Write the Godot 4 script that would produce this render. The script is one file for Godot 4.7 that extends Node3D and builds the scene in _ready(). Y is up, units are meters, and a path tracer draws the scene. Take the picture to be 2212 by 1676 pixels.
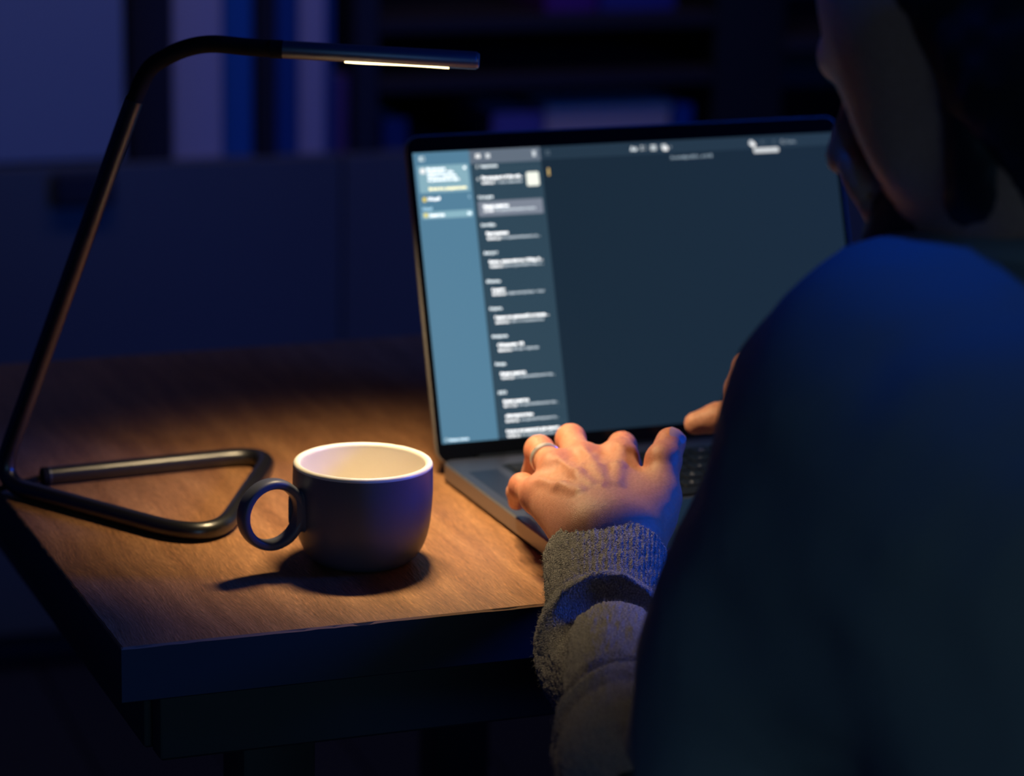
extends Node3D
# World: floor at y = 0, table top at y = 0.74. The camera looks along -z, pitched down.

const TT := 0.74
const LAP_AT := Vector3(-0.0510, 0.74, -2.1528)   # rear left bottom corner of the laptop
const LAP_TURN := 0.38079
const ROOM_TURN := 0.33

var taken := {}
var M := {}
var rng := RandomNumberGenerator.new()

func _ready() -> void:
	rng.seed = 7
	# ---------------------------------------------------------------- camera
	var cam := Camera3D.new()
	cam.name = "camera"
	add_child(cam)
	var pitch := 0.251138
	var roll := 0.019598
	var fwd := Vector3(0, -sin(pitch), -cos(pitch))
	var up := Vector3(0, cos(pitch), -sin(pitch))
	var rt := Vector3(1, 0, 0)
	cam.transform = Transform3D(Basis(rt * cos(roll) + up * sin(roll), up * cos(roll) - rt * sin(roll), -fwd), Vector3(0, 1.36183, 0))
	var att := CameraAttributesPhysical.new()
	att.frustum_focal_length = 12.0 / (838.0 / 6653.98)
	att.frustum_focus_distance = 1.93
	att.frustum_near = 0.05
	att.frustum_far = 60.0
	att.exposure_aperture = 4.4
	cam.attributes = att
	cam.fov = 14.356
	cam.current = true
	# ---------------------------------------------------------------- environment
	var we := WorldEnvironment.new()
	we.name = "environment"
	var env := Environment.new()
	env.background_mode = Environment.BG_COLOR
	env.background_color = Color(0.01, 0.015, 0.03)
	env.tonemap_mode = Environment.TONE_MAPPER_LINEAR
	env.tonemap_exposure = 1.0
	env.sdfgi_enabled = true
	env.ssao_enabled = true
	env.ssil_enabled = true
	we.environment = env
	add_child(we)
	# ---------------------------------------------------------------- lights out of view: blue stand and spot, added fill panel, unit washer
	unseen_light_stand()
	unseen_ceiling_spot()
	unseen_panel_light("added_fill_panel", "added dim blue grey fill panel behind the camera, lifting the dark sides", "lamp", room(0.3, 1.25, 1.27), Vector2(1.0, 0.7), Vector3(0, 0, -1), Color(0.55, 0.8, 1.0), FRONT_E, Color(0.06, 0.08, 0.2))  # added fill for surfaces that face the camera
	unseen_panel_light("unseen_unit_washer", "unseen violet washer bar under the ceiling, placed to light the wall unit", "lamp", room(0.9, 2.4, -2.9), Vector2(1.6, 0.3), Vector3(0, -0.5, -1), Color(0.80, 0.76, 1.0), REAR_E, Color(0.1, 0.1, 0.25))  # out of view, placed to light the wall unit
	for step in [materials, build_room, build_wall_unit, build_desk, build_lamp, build_mug, build_laptop, build_person]:
		step.call()

const BLUE_E := 1.5
const SPOT_E := 0.95
const FRONT_E := 0.38
const REAR_E := 0.47
const LAMP_E := 0.255

# ==================================================================== helpers
func room(x: float, y: float, z: float) -> Vector3:
	return Vector3(x * cos(ROOM_TURN) + z * sin(ROOM_TURN), y, -x * sin(ROOM_TURN) + z * cos(ROOM_TURN))

func numbered(called: String) -> String:
	if not taken.has(called):
		taken[called] = 0
		return called
	taken[called] += 1
	return "%s_%03d" % [called, taken[called]]

func tag(o: Node, label: String, category: String, group := "") -> void:
	o.set_meta("label", label)
	o.set_meta("category", category)
	if group != "":
		o.set_meta("group", group)

func thing(called: String, label: String, category: String, at := Vector3.ZERO, turn := 0.0, group := "") -> Node3D:
	var o := Node3D.new()
	o.name = numbered(called)
	add_child(o)
	o.position = at
	o.rotation.y = turn
	tag(o, label, category, group)
	return o

func obj(called: String, mesh: Mesh, mat: Material, parent: Node = self) -> MeshInstance3D:
	var o := MeshInstance3D.new()
	o.name = numbered(called) if parent == self else called
	o.mesh = mesh
	o.material_override = mat
	parent.add_child(o, true)
	return o

func struct(called: String, mesh: Mesh, mat: Material, at: Vector3, turn := 0.0) -> MeshInstance3D:
	var o := obj(called, mesh, mat)
	o.position = at
	o.rotation.y = turn
	o.set_meta("kind", "structure")
	return o

func col(r: int, g: int, b: int) -> Color:
	return Color(r / 255.0, g / 255.0, b / 255.0)

func mat(c: Color, rough := 0.6, metal := 0.0, spec := 0.5) -> StandardMaterial3D:
	var m := StandardMaterial3D.new()
	m.albedo_color = c
	m.roughness = rough
	m.metallic = metal
	m.metallic_specular = spec
	return m

func glow(c: Color, e := 1.0) -> StandardMaterial3D:
	var m := mat(Color(0, 0, 0), 0.6, 0.0, 0.2)
	m.emission_enabled = true
	m.emission = c
	m.emission_energy_multiplier = e
	return m

func noise_tex(freq: float, octaves: int, lo: Color, hi: Color, kind := FastNoiseLite.TYPE_SIMPLEX_SMOOTH, sd := 3, size := 512) -> NoiseTexture2D:
	var n := FastNoiseLite.new()
	n.noise_type = kind
	n.frequency = freq
	n.fractal_octaves = octaves
	n.seed = sd
	var t := NoiseTexture2D.new()
	t.width = size
	t.height = size
	t.seamless = true
	t.noise = n
	var g := Gradient.new()
	g.set_color(0, lo)
	g.set_color(1, hi)
	t.color_ramp = g
	return t

func tri(m: StandardMaterial3D, scale: float) -> void:
	m.uv1_triplanar = true
	m.uv1_world_triplanar = false
	m.uv1_scale = Vector3.ONE * scale

func unseen_ceiling_spot() -> void:
	# out of view; a narrow blue spot placed to light only the shoulders
	var at := Vector3(-0.25, 2.45, -1.78)
	var o := thing("unseen_ceiling_spot", "unseen black can spot under the ceiling, placed to light the shoulders blue", "lamp", at)
	var aim := (Vector3(0.26, 1.03, -1.54) - at).normalized()
	var can := sweep(PackedVector3Array([-aim * 0.09, -aim * 0.088, aim * 0.03]), PackedFloat32Array([0.03, 0.036, 0.036]), 24, false)
	obj("can", can.mesh(40.0), mat(col(22, 22, 24), 0.5), o)
	obj("stem", sweep(PackedVector3Array([-aim * 0.085, Vector3(0, 0.1, 0)]), PackedFloat32Array([0.008]), 12).mesh(40.0), mat(col(22, 22, 24), 0.5), o)
	obj("glowing_lens", sweep(PackedVector3Array([-aim * 0.004, aim * 0.004]), PackedFloat32Array([0.033]), 24).mesh(40.0), glow(Color(0.05, 0.2, 1.0), 0.8), o)
	var l := SpotLight3D.new()
	l.name = "light"
	l.light_color = Color(0.0, 0.33, 1.0)
	l.light_energy = SPOT_E
	l.spot_angle = 5.6
	l.spot_angle_attenuation = 1.0
	l.spot_range = 6.0
	l.light_size = 0.03
	l.shadow_enabled = true
	o.add_child(l)
	l.position = aim * 0.012
	l.basis = Basis.looking_at(aim, Vector3.RIGHT)

func unseen_light_stand() -> void:
	# out of view at right; a blue panel placed to light hand and mug
	var foot := Vector3(1.30, 0, -1.95)
	var top := Vector3(0, 1.32, 0)
	var o := thing("unseen_light_stand", "unseen floor stand with a blue LED panel, placed to light hand and mug from the right", "lamp", foot)
	obj("base_plate", slab(round_rect(0.14, 0.14, 0.135, 10), 0.009, 0.022, 0.002), mat(col(24, 24, 26), 0.5), o)
	obj("pole", sweep(PackedVector3Array([Vector3(0, 0.02, 0), Vector3(0, 1.1, 0)]), PackedFloat32Array([0.011]), 16).mesh(40.0), mat(col(24, 24, 26), 0.5), o)
	var d := Vector3(-0.96, -0.3, 0.03).normalized()
	var side := d.cross(Vector3.UP).normalized()
	var bs := Basis(side, (-d).cross(side), -d)
	var size := Vector2(0.3, 0.4)
	var fr := obj("frame", rbox(Vector3(size.x + 0.03, size.y + 0.03, 0.03), 0.006), mat(col(24, 24, 26), 0.5), o)
	fr.transform = Transform3D(bs, top - d * 0.017)
	var gl := obj("glowing_panel", rbox(Vector3(size.x, size.y, 0.006), 0.002), glow(Color(0.05, 0.25, 1.0), 0.5), o)
	gl.transform = Transform3D(bs, top)
	var a := AreaLight3D.new()
	a.name = "light"
	a.area_size = size
	a.light_color = Color(0.02, 0.34, 1.0)
	a.light_energy = BLUE_E
	a.area_range = 12.0
	a.shadow_enabled = true
	o.add_child(a)
	a.transform = Transform3D(bs, top + d * 0.008)

func unseen_panel_light(called: String, label: String, cat: String, at: Vector3, size: Vector2, dir: Vector3, c: Color, energy: float, face: Color) -> void:
	# an unseen framed panel and an area light of its size just in front
	var d := (Vector3(dir.x * cos(ROOM_TURN) + dir.z * sin(ROOM_TURN), dir.y, -dir.x * sin(ROOM_TURN) + dir.z * cos(ROOM_TURN))).normalized()
	var side := d.cross(Vector3.UP if absf(d.y) < 0.9 else Vector3.RIGHT).normalized()
	var basis_ := Basis(side, (-d).cross(side), -d)
	var o := thing(called, label, cat, at)
	o.basis = basis_
	obj("frame", rbox(Vector3(size.x + 0.04, size.y + 0.04, 0.03), 0.006), mat(col(30, 30, 34), 0.5), o).position = Vector3(0, 0, 0.017)
	obj("glowing_panel", rbox(Vector3(size.x, size.y, 0.006), 0.002), glow(face, 0.4), o)
	var a := AreaLight3D.new()
	a.name = "light"
	a.area_size = size
	a.light_color = c
	a.light_energy = energy
	a.area_range = 12.0
	a.shadow_enabled = true
	o.add_child(a)
	a.position = Vector3(0, 0, -0.008)

# ---- mesh builders -------------------------------------------------
class Geo:
	var v := PackedVector3Array()
	var i := PackedInt32Array()
	var uv := PackedVector2Array()
	var tint := PackedColorArray()
	func quad(a: int, b: int, c: int, d: int) -> void:   # counter-clockwise seen from outside
		i.append_array(PackedInt32Array([a, c, b, a, d, c]))
	func triangle(a: int, b: int, c: int) -> void:
		i.append_array(PackedInt32Array([a, c, b]))
	func add(o: Geo) -> void:
		var n := v.size()
		v.append_array(o.v)
		for k in o.i:
			i.append(k + n)
	func mesh(flat_angle := -2.0) -> ArrayMesh:
		var nv := v
		var ni := i
		var nuv := uv
		if flat_angle > -1.5:   # split corners sharper than the angle
			var fn := PackedVector3Array()
			var at_v := {}
			for t in range(0, i.size(), 3):
				var n := (v[i[t + 2]] - v[i[t]]).cross(v[i[t + 1]] - v[i[t]]).normalized()
				fn.append(n)
				for k in 3:
					var key := Vector3i((v[i[t + k]] * 200000.0).round())
					if not at_v.has(key):
						at_v[key] = []
					at_v[key].append(t / 3)
			var c := cos(deg_to_rad(flat_angle))
			var ov := PackedVector3Array()
			var on := PackedVector3Array()
			var ou := PackedVector2Array()
			for t in range(0, i.size(), 3):
				for k in 3:
					var p := v[i[t + k]]
					var s := Vector3.ZERO
					for f in at_v[Vector3i((p * 200000.0).round())]:
						if fn[f].dot(fn[t / 3]) > c:
							s += fn[f]
					ov.append(p)
					on.append(s.normalized() if s.length() > 1e-6 else fn[t / 3])
					if uv.size():
						ou.append(uv[i[t + k]])
			var ar0 := []
			ar0.resize(Mesh.ARRAY_MAX)
			ar0[Mesh.ARRAY_VERTEX] = ov
			ar0[Mesh.ARRAY_NORMAL] = on
			if ou.size():
				ar0[Mesh.ARRAY_TEX_UV] = ou
			var am0 := ArrayMesh.new()
			am0.add_surface_from_arrays(Mesh.PRIMITIVE_TRIANGLES, ar0)
			return am0
		var nn := PackedVector3Array()
		nn.resize(nv.size())
		for t in range(0, ni.size(), 3):
			var n := (nv[ni[t + 2]] - nv[ni[t]]).cross(nv[ni[t + 1]] - nv[ni[t]])
			nn[ni[t]] += n
			nn[ni[t + 1]] += n
			nn[ni[t + 2]] += n
		for k in nn.size():
			nn[k] = nn[k].normalized()
		var ar := []
		ar.resize(Mesh.ARRAY_MAX)
		ar[Mesh.ARRAY_VERTEX] = nv
		ar[Mesh.ARRAY_NORMAL] = nn
		if nuv.size():
			ar[Mesh.ARRAY_TEX_UV] = nuv
		if tint.size():
			ar[Mesh.ARRAY_COLOR] = tint
		ar[Mesh.ARRAY_INDEX] = ni
		var am := ArrayMesh.new()
		am.add_surface_from_arrays(Mesh.PRIMITIVE_TRIANGLES, ar)
		return am

func round_rect(hx: float, hz: float, r: float, n := 6) -> PackedVector2Array:
	var o := PackedVector2Array()
	for q in 4:
		var c := Vector2((hx - r) * (1 if q == 0 or q == 3 else -1), (hz - r) * (1 if q < 2 else -1))
		for k in n + 1:
			var a := (q + float(k) / n) * PI / 2
			o.append(c + Vector2(cos(a), sin(a)) * r)
	return o

func slab_geo(outline: PackedVector2Array, y0: float, y1: float, bev: float) -> Geo:
	# outline in x, z counter-clockwise in the (x, z) plane; bevelled top and bottom
	var g := Geo.new()
	var n := outline.size()
	var c := Vector2.ZERO
	for p in outline:
		c += p
	c /= n
	var inner := PackedVector2Array()
	for k in n:
		var a := outline[(k + n - 1) % n]
		var b := outline[(k + 1) % n]
		var t := (b - a).normalized()
		inner.append(outline[k] + Vector2(-t.y, t.x) * bev)
	var rings := [[inner, y0], [outline, y0 + bev], [outline, y1 - bev], [inner, y1]]
	for r in rings:
		for p in r[0]:
			g.v.append(Vector3(p.x, r[1], p.y))
	for s in 3:
		for k in n:
			var k2 := (k + 1) % n
			g.quad(s * n + k, (s + 1) * n + k, (s + 1) * n + k2, s * n + k2)
	var b0 := g.v.size()
	g.v.append(Vector3(c.x, y0, c.y))
	g.v.append(Vector3(c.x, y1, c.y))
	for k in n:
		var k2 := (k + 1) % n
		g.triangle(b0, k, k2)
		g.triangle(b0 + 1, 3 * n + k2, 3 * n + k)
	return g

func slab(outline: PackedVector2Array, y0: float, y1: float, bev: float) -> ArrayMesh:
	return slab_geo(outline, y0, y1, bev).mesh(35.0)

func rbox(s: Vector3, bev: float) -> ArrayMesh:
	return rbox_geo(s, bev).mesh(30.0)

func rbox_geo(s: Vector3, bev: float) -> Geo:
	return slab_geo(round_rect(s.x / 2, s.z / 2, bev, 2), -s.y / 2, s.y / 2, bev)

func lathe(profile: PackedVector2Array, segs: int, closed_profile := false) -> Geo:
	var g := Geo.new()
	var n := profile.size()
	for s in segs:
		var a := TAU * s / segs
		for p in profile:
			g.v.append(Vector3(p.x * cos(a), p.y, p.x * sin(a)))
	for s in segs:
		var s2 := (s + 1) % segs
		for k in (n if closed_profile else n - 1):
			var k2 := (k + 1) % n
			g.quad(s * n + k, s * n + k2, s2 * n + k2, s2 * n + k)
	return g

func sweep(path: PackedVector3Array, radii: PackedFloat32Array, sides: int, caps := true) -> Geo:
	var g := Geo.new()
	var n := path.size()
	var t0 := (path[1] - path[0]).normalized()
	var x := t0.cross(Vector3.UP if absf(t0.y) < 0.9 else Vector3.RIGHT).normalized()
	for k in n:
		var t := (path[mini(k + 1, n - 1)] - path[maxi(k - 1, 0)]).normalized()
		x = (x - t * x.dot(t)).normalized()
		var y := t.cross(x)
		for s in sides:
			var a := TAU * s / sides
			g.v.append(path[k] + (x * cos(a) + y * sin(a)) * radii[mini(k, radii.size() - 1)])
	for k in n - 1:
		for s in sides:
			var s2 := (s + 1) % sides
			g.quad(k * sides + s, k * sides + s2, (k + 1) * sides + s2, (k + 1) * sides + s)
	if caps:
		var c0 := g.v.size()
		g.v.append(path[0])
		g.v.append(path[n - 1])
		for s in sides:
			var s2 := (s + 1) % sides
			g.triangle(c0, s2, s)
			g.triangle(c0 + 1, (n - 1) * sides + s, (n - 1) * sides + s2)
	return g

func fillet(corners: PackedVector3Array, radii: PackedFloat32Array, steps := 10) -> PackedVector3Array:
	# polyline with its inner corners rounded
	var o := PackedVector3Array()
	o.append(corners[0])
	for k in range(1, corners.size() - 1):
		var a := (corners[k - 1] - corners[k])
		var b := (corners[k + 1] - corners[k])
		var r: float = radii[k]
		var pa := corners[k] + a.normalized() * r
		var pb := corners[k] + b.normalized() * r
		for s in steps + 1:
			var t := float(s) / steps
			o.append(pa.lerp(corners[k], t).lerp(corners[k].lerp(pb, t), t))
	o.append(corners[corners.size() - 1])
	return o

func smooth_path(p: PackedVector3Array, per := 8) -> PackedVector3Array:
	var o := PackedVector3Array()
	for k in p.size() - 1:
		var a := p[maxi(k - 1, 0)]
		var d := p[mini(k + 2, p.size() - 1)]
		for s in per:
			o.append(p[k].cubic_interpolate(p[k + 1], a, d, float(s) / per))
	o.append(p[p.size() - 1])
	return o

# ---- signed distance fields of tapered capsules, meshed as surface nets ----
# a bone is [a, b, radius at a, radius at b, blend]; a negative blend carves
func bone(a: Vector3, b: Vector3, ra: float, rb: float, k: float) -> Array:
	var ab := b - a
	return [a, ab, 1.0 / maxf(ab.length_squared(), 1e-9), ra, rb - ra, k, maxf(ra, rb), (a + b) * 0.5, ab.length() * 0.5]

func field(p: Vector3, bones: Array) -> float:
	var d := 1.0
	for bn in bones:
		var q: Vector3 = p - bn[0]
		var ab: Vector3 = bn[1]
		var h: float = clampf(q.dot(ab) * bn[2], 0.0, 1.0)
		var e: float = (q - ab * h).length() - (bn[3] + bn[4] * h)
		var k: float = bn[5]
		if k >= 0.0:
			var w := k - absf(d - e)
			d = minf(d, e)
			if w > 0.0:
				d -= w * w / (4.0 * k)
		else:
			k = -k
			e = -e
			var w2 := k - absf(d - e)
			d = maxf(d, e)
			if w2 > 0.0:
				d += w2 * w2 / (4.0 * k)
	return d

func nets(bones: Array, lo: Vector3, hi: Vector3, cell: float, wobble: FastNoiseLite = null, amount := 0.0) -> Geo:
	const B := 4
	var g := Geo.new()
	var n := Vector3i(((hi - lo) / cell).ceil())
	n = Vector3i((n.x / B + 1) * B, (n.y / B + 1) * B, (n.z / B + 1) * B)
	var sx := n.x + 1
	var sxy := sx * (n.y + 1)
	var f := PackedFloat32Array()
	f.resize(sxy * (n.z + 1))
	f.fill(1.0)
	var half := cell * B * 0.5 * sqrt(3.0)
	var active := []
	for bz in n.z / B:
		for by in n.y / B:
			for bx in n.x / B:
				var c := lo + (Vector3(bx, by, bz) * B + Vector3.ONE * B * 0.5) * cell
				var reach := []
				var best := 9.0
				for bn in bones:
					var q: Vector3 = c - bn[0]
					var h: float = clampf(q.dot(bn[1]) * bn[2], 0.0, 1.0)
					var e: float = (q - bn[1] * h).length() - (bn[3] + bn[4] * h)
					reach.append(e)
					if bn[5] >= 0.0:
						best = minf(best, e)
				if best > half + 0.012 + amount:
					continue
				var near := []
				for k in bones.size():
					if reach[k] < best + 2.0 * half + absf(bones[k][5]):
						near.append(bones[k])
				var dc := field(c, near)
				if absf(dc) > half + 0.004 + amount:
					if dc < 0.0:
						for z in B + 1:
							for y in B + 1:
								var at0 := (bx * B) + (by * B + y) * sx + (bz * B + z) * sxy
								for x in B + 1:
									if f[at0 + x] == 1.0:
										f[at0 + x] = -1.0
					continue
				active.append(Vector3i(bx, by, bz))
				for z in B + 1:
					for y in B + 1:
						var at := (bx * B) + (by * B + y) * sx + (bz * B + z) * sxy
						for x in B + 1:
							if f[at + x] != 1.0 and f[at + x] != -1.0:
								continue
							var p := lo + Vector3(bx * B + x, by * B + y, bz * B + z) * cell
							var d := field(p, near)
							if wobble:
								d += wobble.get_noise_3dv(p) * amount
							f[at + x] = d
	var index := {}
	var corner := [0, 1, sx, sx + 1, sxy, sxy + 1, sxy + sx, sxy + sx + 1]
	var edges := [[0, 1], [2, 3], [4, 5], [6, 7], [0, 2], [1, 3], [4, 6], [5, 7], [0, 4], [1, 5], [2, 6], [3, 7]]
	for b in active:
		for z in range(b.z * B, b.z * B + B):
			for y in range(b.y * B, b.y * B + B):
				for x in range(b.x * B, b.x * B + B):
					var at := x + y * sx + z * sxy
					var mask := 0
					for k in 8:
						if f[at + corner[k]] < 0.0:
							mask |= 1 << k
					if mask == 0 or mask == 255:
						continue
					var s := Vector3.ZERO
					var cnt := 0
					for e in edges:
						var a0: int = e[0]
						var a1: int = e[1]
						if ((mask >> a0) & 1) == ((mask >> a1) & 1):
							continue
						var fa := f[at + corner[a0]]
						var t := fa / (fa - f[at + corner[a1]])
						var p0 := Vector3(a0 & 1, (a0 >> 1) & 1, a0 >> 2)
						var p1 := Vector3(a1 & 1, (a1 >> 1) & 1, a1 >> 2)
						s += p0.lerp(p1, t)
						cnt += 1
					index[at] = g.v.size()
					g.v.append(lo + (Vector3(x, y, z) + s / cnt) * cell)
	var steps := [1, sx, sxy]
	for at in index.keys():
		for ax in 3:
			var du: int = steps[(ax + 1) % 3]
			var dv: int = steps[(ax + 2) % 3]
			var f0 := f[at]
			var f1 := f[at + steps[ax]]
			if (f0 < 0.0) == (f1 < 0.0):
				continue
			if not (index.has(at - du) and index.has(at - dv) and index.has(at - du - dv)):
				continue
			if f0 < 0.0:
				g.quad(index[at - du - dv], index[at - dv], index[at], index[at - du])
			else:
				g.quad(index[at - du - dv], index[at - du], index[at], index[at - dv])
	return g

func drop(x: float, z: float, bones: Array, top := 0.86) -> Vector3:   # the skin under (x, z)
	var p := Vector3(x, top, z)
	for k in 40:
		var d := field(p, bones)
		if d < 0.0002:
			break
		p.y -= maxf(d * 0.8, 0.0002)
	return p
# ==================================================================== materials
func wood_image(n: int) -> Array:
	var a := FastNoiseLite.new()
	a.seed = 11
	a.noise_type = FastNoiseLite.TYPE_SIMPLEX_SMOOTH
	a.frequency = 1.0
	a.fractal_octaves = 2
	var pix := PackedByteArray()
	pix.resize(n * n * 3)
	var hgt := PackedByteArray()
	hgt.resize(n * n)
	var at := 0
	var base := Vector3(148, 104, 70)
	for y in n:
		for x in n:
			var u := float(x) / n
			var v := float(y) / n
			var wav := u + 0.012 * a.get_noise_2d(u * 5.0, v * 3.0)
			var broad := a.get_noise_2d(wav * 22.0, v * 2.2 + 9.0)
			var fine := a.get_noise_2d(wav * 170.0, v * 9.0 + 31.0)
			var pore := a.get_noise_2d(wav * 330.0 + 70.0, v * 34.0)
			var t := 1.0 + 0.12 * broad + 0.11 * fine
			if pore > 0.25:
				t += (pore - 0.25) * 0.5
			if pore < -0.3:
				t += (pore + 0.3) * 0.55
			pix[at * 3] = int(clampf(base.x * t, 0, 255))
			pix[at * 3 + 1] = int(clampf(base.y * t * (1.0 + 0.03 * broad), 0, 255))
			pix[at * 3 + 2] = int(clampf(base.z * t * (1.0 + 0.05 * broad), 0, 255))
			hgt[at] = int(clampf(128.0 + 60.0 * fine + 110.0 * pore, 0, 255))
			at += 1
	return [ImageTexture.create_from_image(Image.create_from_data(n, n, false, Image.FORMAT_RGB8, pix)), ImageTexture.create_from_image(Image.create_from_data(n, n, false, Image.FORMAT_L8, hgt))]

func materials() -> void:
	var w := wood_image(1360)
	var m := mat(Color.WHITE, 0.5, 0.0, 0.4)
	m.albedo_texture = w[0]
	m.heightmap_enabled = true
	m.heightmap_texture = w[1]
	m.heightmap_scale = 0.035
	M.wood = m
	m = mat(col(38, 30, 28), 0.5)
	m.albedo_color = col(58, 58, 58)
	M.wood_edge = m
	m = mat(col(150, 112, 90), 0.7)
	M.wood_lip = m
	m = mat(col(20, 20, 21), 0.33, 0.0, 0.7)
	m.heightmap_enabled = true
	m.heightmap_texture = noise_tex(0.06, 3, Color(0.4, 0.4, 0.4), Color(0.6, 0.6, 0.6))
	m.heightmap_scale = 0.004
	tri(m, 14.0)
	M.tube = m
	M.rubber = mat(col(16, 17, 18), 0.75, 0.0, 0.3)
	M.chrome = mat(col(110, 118, 130), 0.42, 0.9)
	m = mat(col(234, 228, 216), 0.32, 0.0, 0.5)
	M.glaze_white = m
	m = mat(col(88, 93, 110), 0.40, 0.0, 0.5)
	M.glaze_grey = m
	M.alu_lit_base = mat(col(150, 148, 150), 0.42, 0.85)  # base metal lightened for the lamplit table its side reflects
	M.alu_dim_deck = mat(col(98, 99, 110), 0.42, 0.92)  # same metal darkened, the dimmer light on the deck put into its colour
	M.alu_lid = mat(col(128, 124, 122), 0.5, 0.55)
	M.black = mat(col(10, 12, 14), 0.35, 0.0, 0.3)
	M.glass = mat(col(8, 10, 12), 0.07, 0.0, 0.4)
	M.key = mat(col(12, 13, 16), 0.55, 0.0, 0.35)
	M.silver = mat(col(222, 217, 208), 0.3, 0.72)
	# skin
	m = mat(col(214, 152, 122), 0.47, 0.0, 0.5)
	m.albedo_texture = noise_tex(0.02, 4, Color(0.86, 0.82, 0.8), Color(1, 1, 1))
	m.heightmap_enabled = true
	m.heightmap_texture = noise_tex(0.055, 3, Color(0.2, 0.2, 0.2), Color(1, 1, 1), FastNoiseLite.TYPE_CELLULAR, 5, 1024)
	m.heightmap_scale = 0.03
	m.vertex_color_use_as_albedo = true
	m.subsurf_scatter_enabled = true
	m.subsurf_scatter_strength = 0.08
	tri(m, 33.0)
	M.skin = m
	M.nail = mat(col(186, 146, 134), 0.35)
	# sweater
	m = mat(col(208, 204, 194), 0.95, 0.0, 0.15)
	m.albedo_texture = noise_tex(0.05, 4, Color(0.45, 0.45, 0.46), Color(1, 1, 1), FastNoiseLite.TYPE_SIMPLEX_SMOOTH, 21, 1024)
	m.heightmap_enabled = true
	m.heightmap_texture = noise_tex(0.06, 4, Color(0, 0, 0), Color(1, 1, 1), FastNoiseLite.TYPE_SIMPLEX_SMOOTH, 22, 1024)
	m.heightmap_scale = 0.12
	m.rim_enabled = true
	m.rim = 0.35
	tri(m, 11.0)
	M.wool = m
	m = mat(col(154, 151, 144), 0.95, 0.0, 0.15)
	m.rim_enabled = true
	m.rim = 0.35
	M.wool_plain = m
	M.fuzz = mat(col(176, 172, 160), 0.9, 0.0, 0.1)
	M.cloth = mat(col(40, 42, 50), 0.95, 0.0, 0.1)
	M.hair = mat(col(24, 20, 18), 0.6)
	# room
	M.plaster = mat(col(96, 98, 108), 0.9, 0.0, 0.2)
	M.floor = mat(col(44, 46, 56), 0.75)
	M.pale = mat(col(172, 170, 168), 0.6)
	M.navy = mat(col(108, 106, 98), 0.6)
	M.brown = mat(col(46, 34, 32), 0.7)
	M.dark = mat(col(46, 47, 54), 0.8)

# ==================================================================== room
func build_room() -> void:
	var x0 := -0.9
	var x1 := 2.2
	var z0 := -4.2
	var z1 := 1.3
	var h := 2.6
	var cx := (x0 + x1) / 2
	var cz := (z0 + z1) / 2
	var fl := struct("floor", rbox(Vector3(x1 - x0 + 0.2, 0.1, z1 - z0 + 0.2), 0.004), M.floor, room(cx, -0.05, cz), ROOM_TURN)
	# floorboards laid over the sub-floor
	var fm := [M.floor, mat(col(40, 42, 52), 0.72), mat(col(49, 50, 60), 0.78)]
	var bw := 0.155
	var bm := rbox(Vector3(bw - 0.003, 0.008, z1 - z0 - 0.01), 0.001)
	for k in 20:
		var b := obj("floorboard", bm, fm[k % 3], fl)
		b.position = Vector3(-1.55 + bw * (k + 0.5), 0.052, 0)
	struct("ceiling", rbox(Vector3(x1 - x0 + 0.2, 0.1, z1 - z0 + 0.2), 0.004), M.plaster, room(cx, h + 0.05, cz), ROOM_TURN)
	struct("wall_back", rbox(Vector3(x1 - x0 + 0.2, h, 0.1), 0.004), M.plaster, room(cx, h / 2, z0 - 0.05), ROOM_TURN)
	struct("wall_front", rbox(Vector3(x1 - x0 + 0.2, h, 0.1), 0.004), M.plaster, room(cx, h / 2, z1 + 0.05), ROOM_TURN)
	struct("wall_left", rbox(Vector3(0.1, h, z1 - z0), 0.004), M.plaster, room(x0 - 0.05, h / 2, cz), ROOM_TURN)
	struct("wall_right", rbox(Vector3(0.1, h, z1 - z0), 0.004), M.plaster, room(x1 + 0.05, h / 2, cz), ROOM_TURN)

func unit_box(called: String, x0: float, x1: float, y0: float, y1: float, z0: float, z1: float, m: Material, parent: Node, bev := 0.003) -> MeshInstance3D:
	var o := obj(called, rbox(Vector3(x1 - x0, y1 - y0, z1 - z0), bev), m, parent)
	o.position = Vector3((x0 + x1) / 2, (y0 + y1) / 2, (z0 + z1) / 2)
	return o

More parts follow.
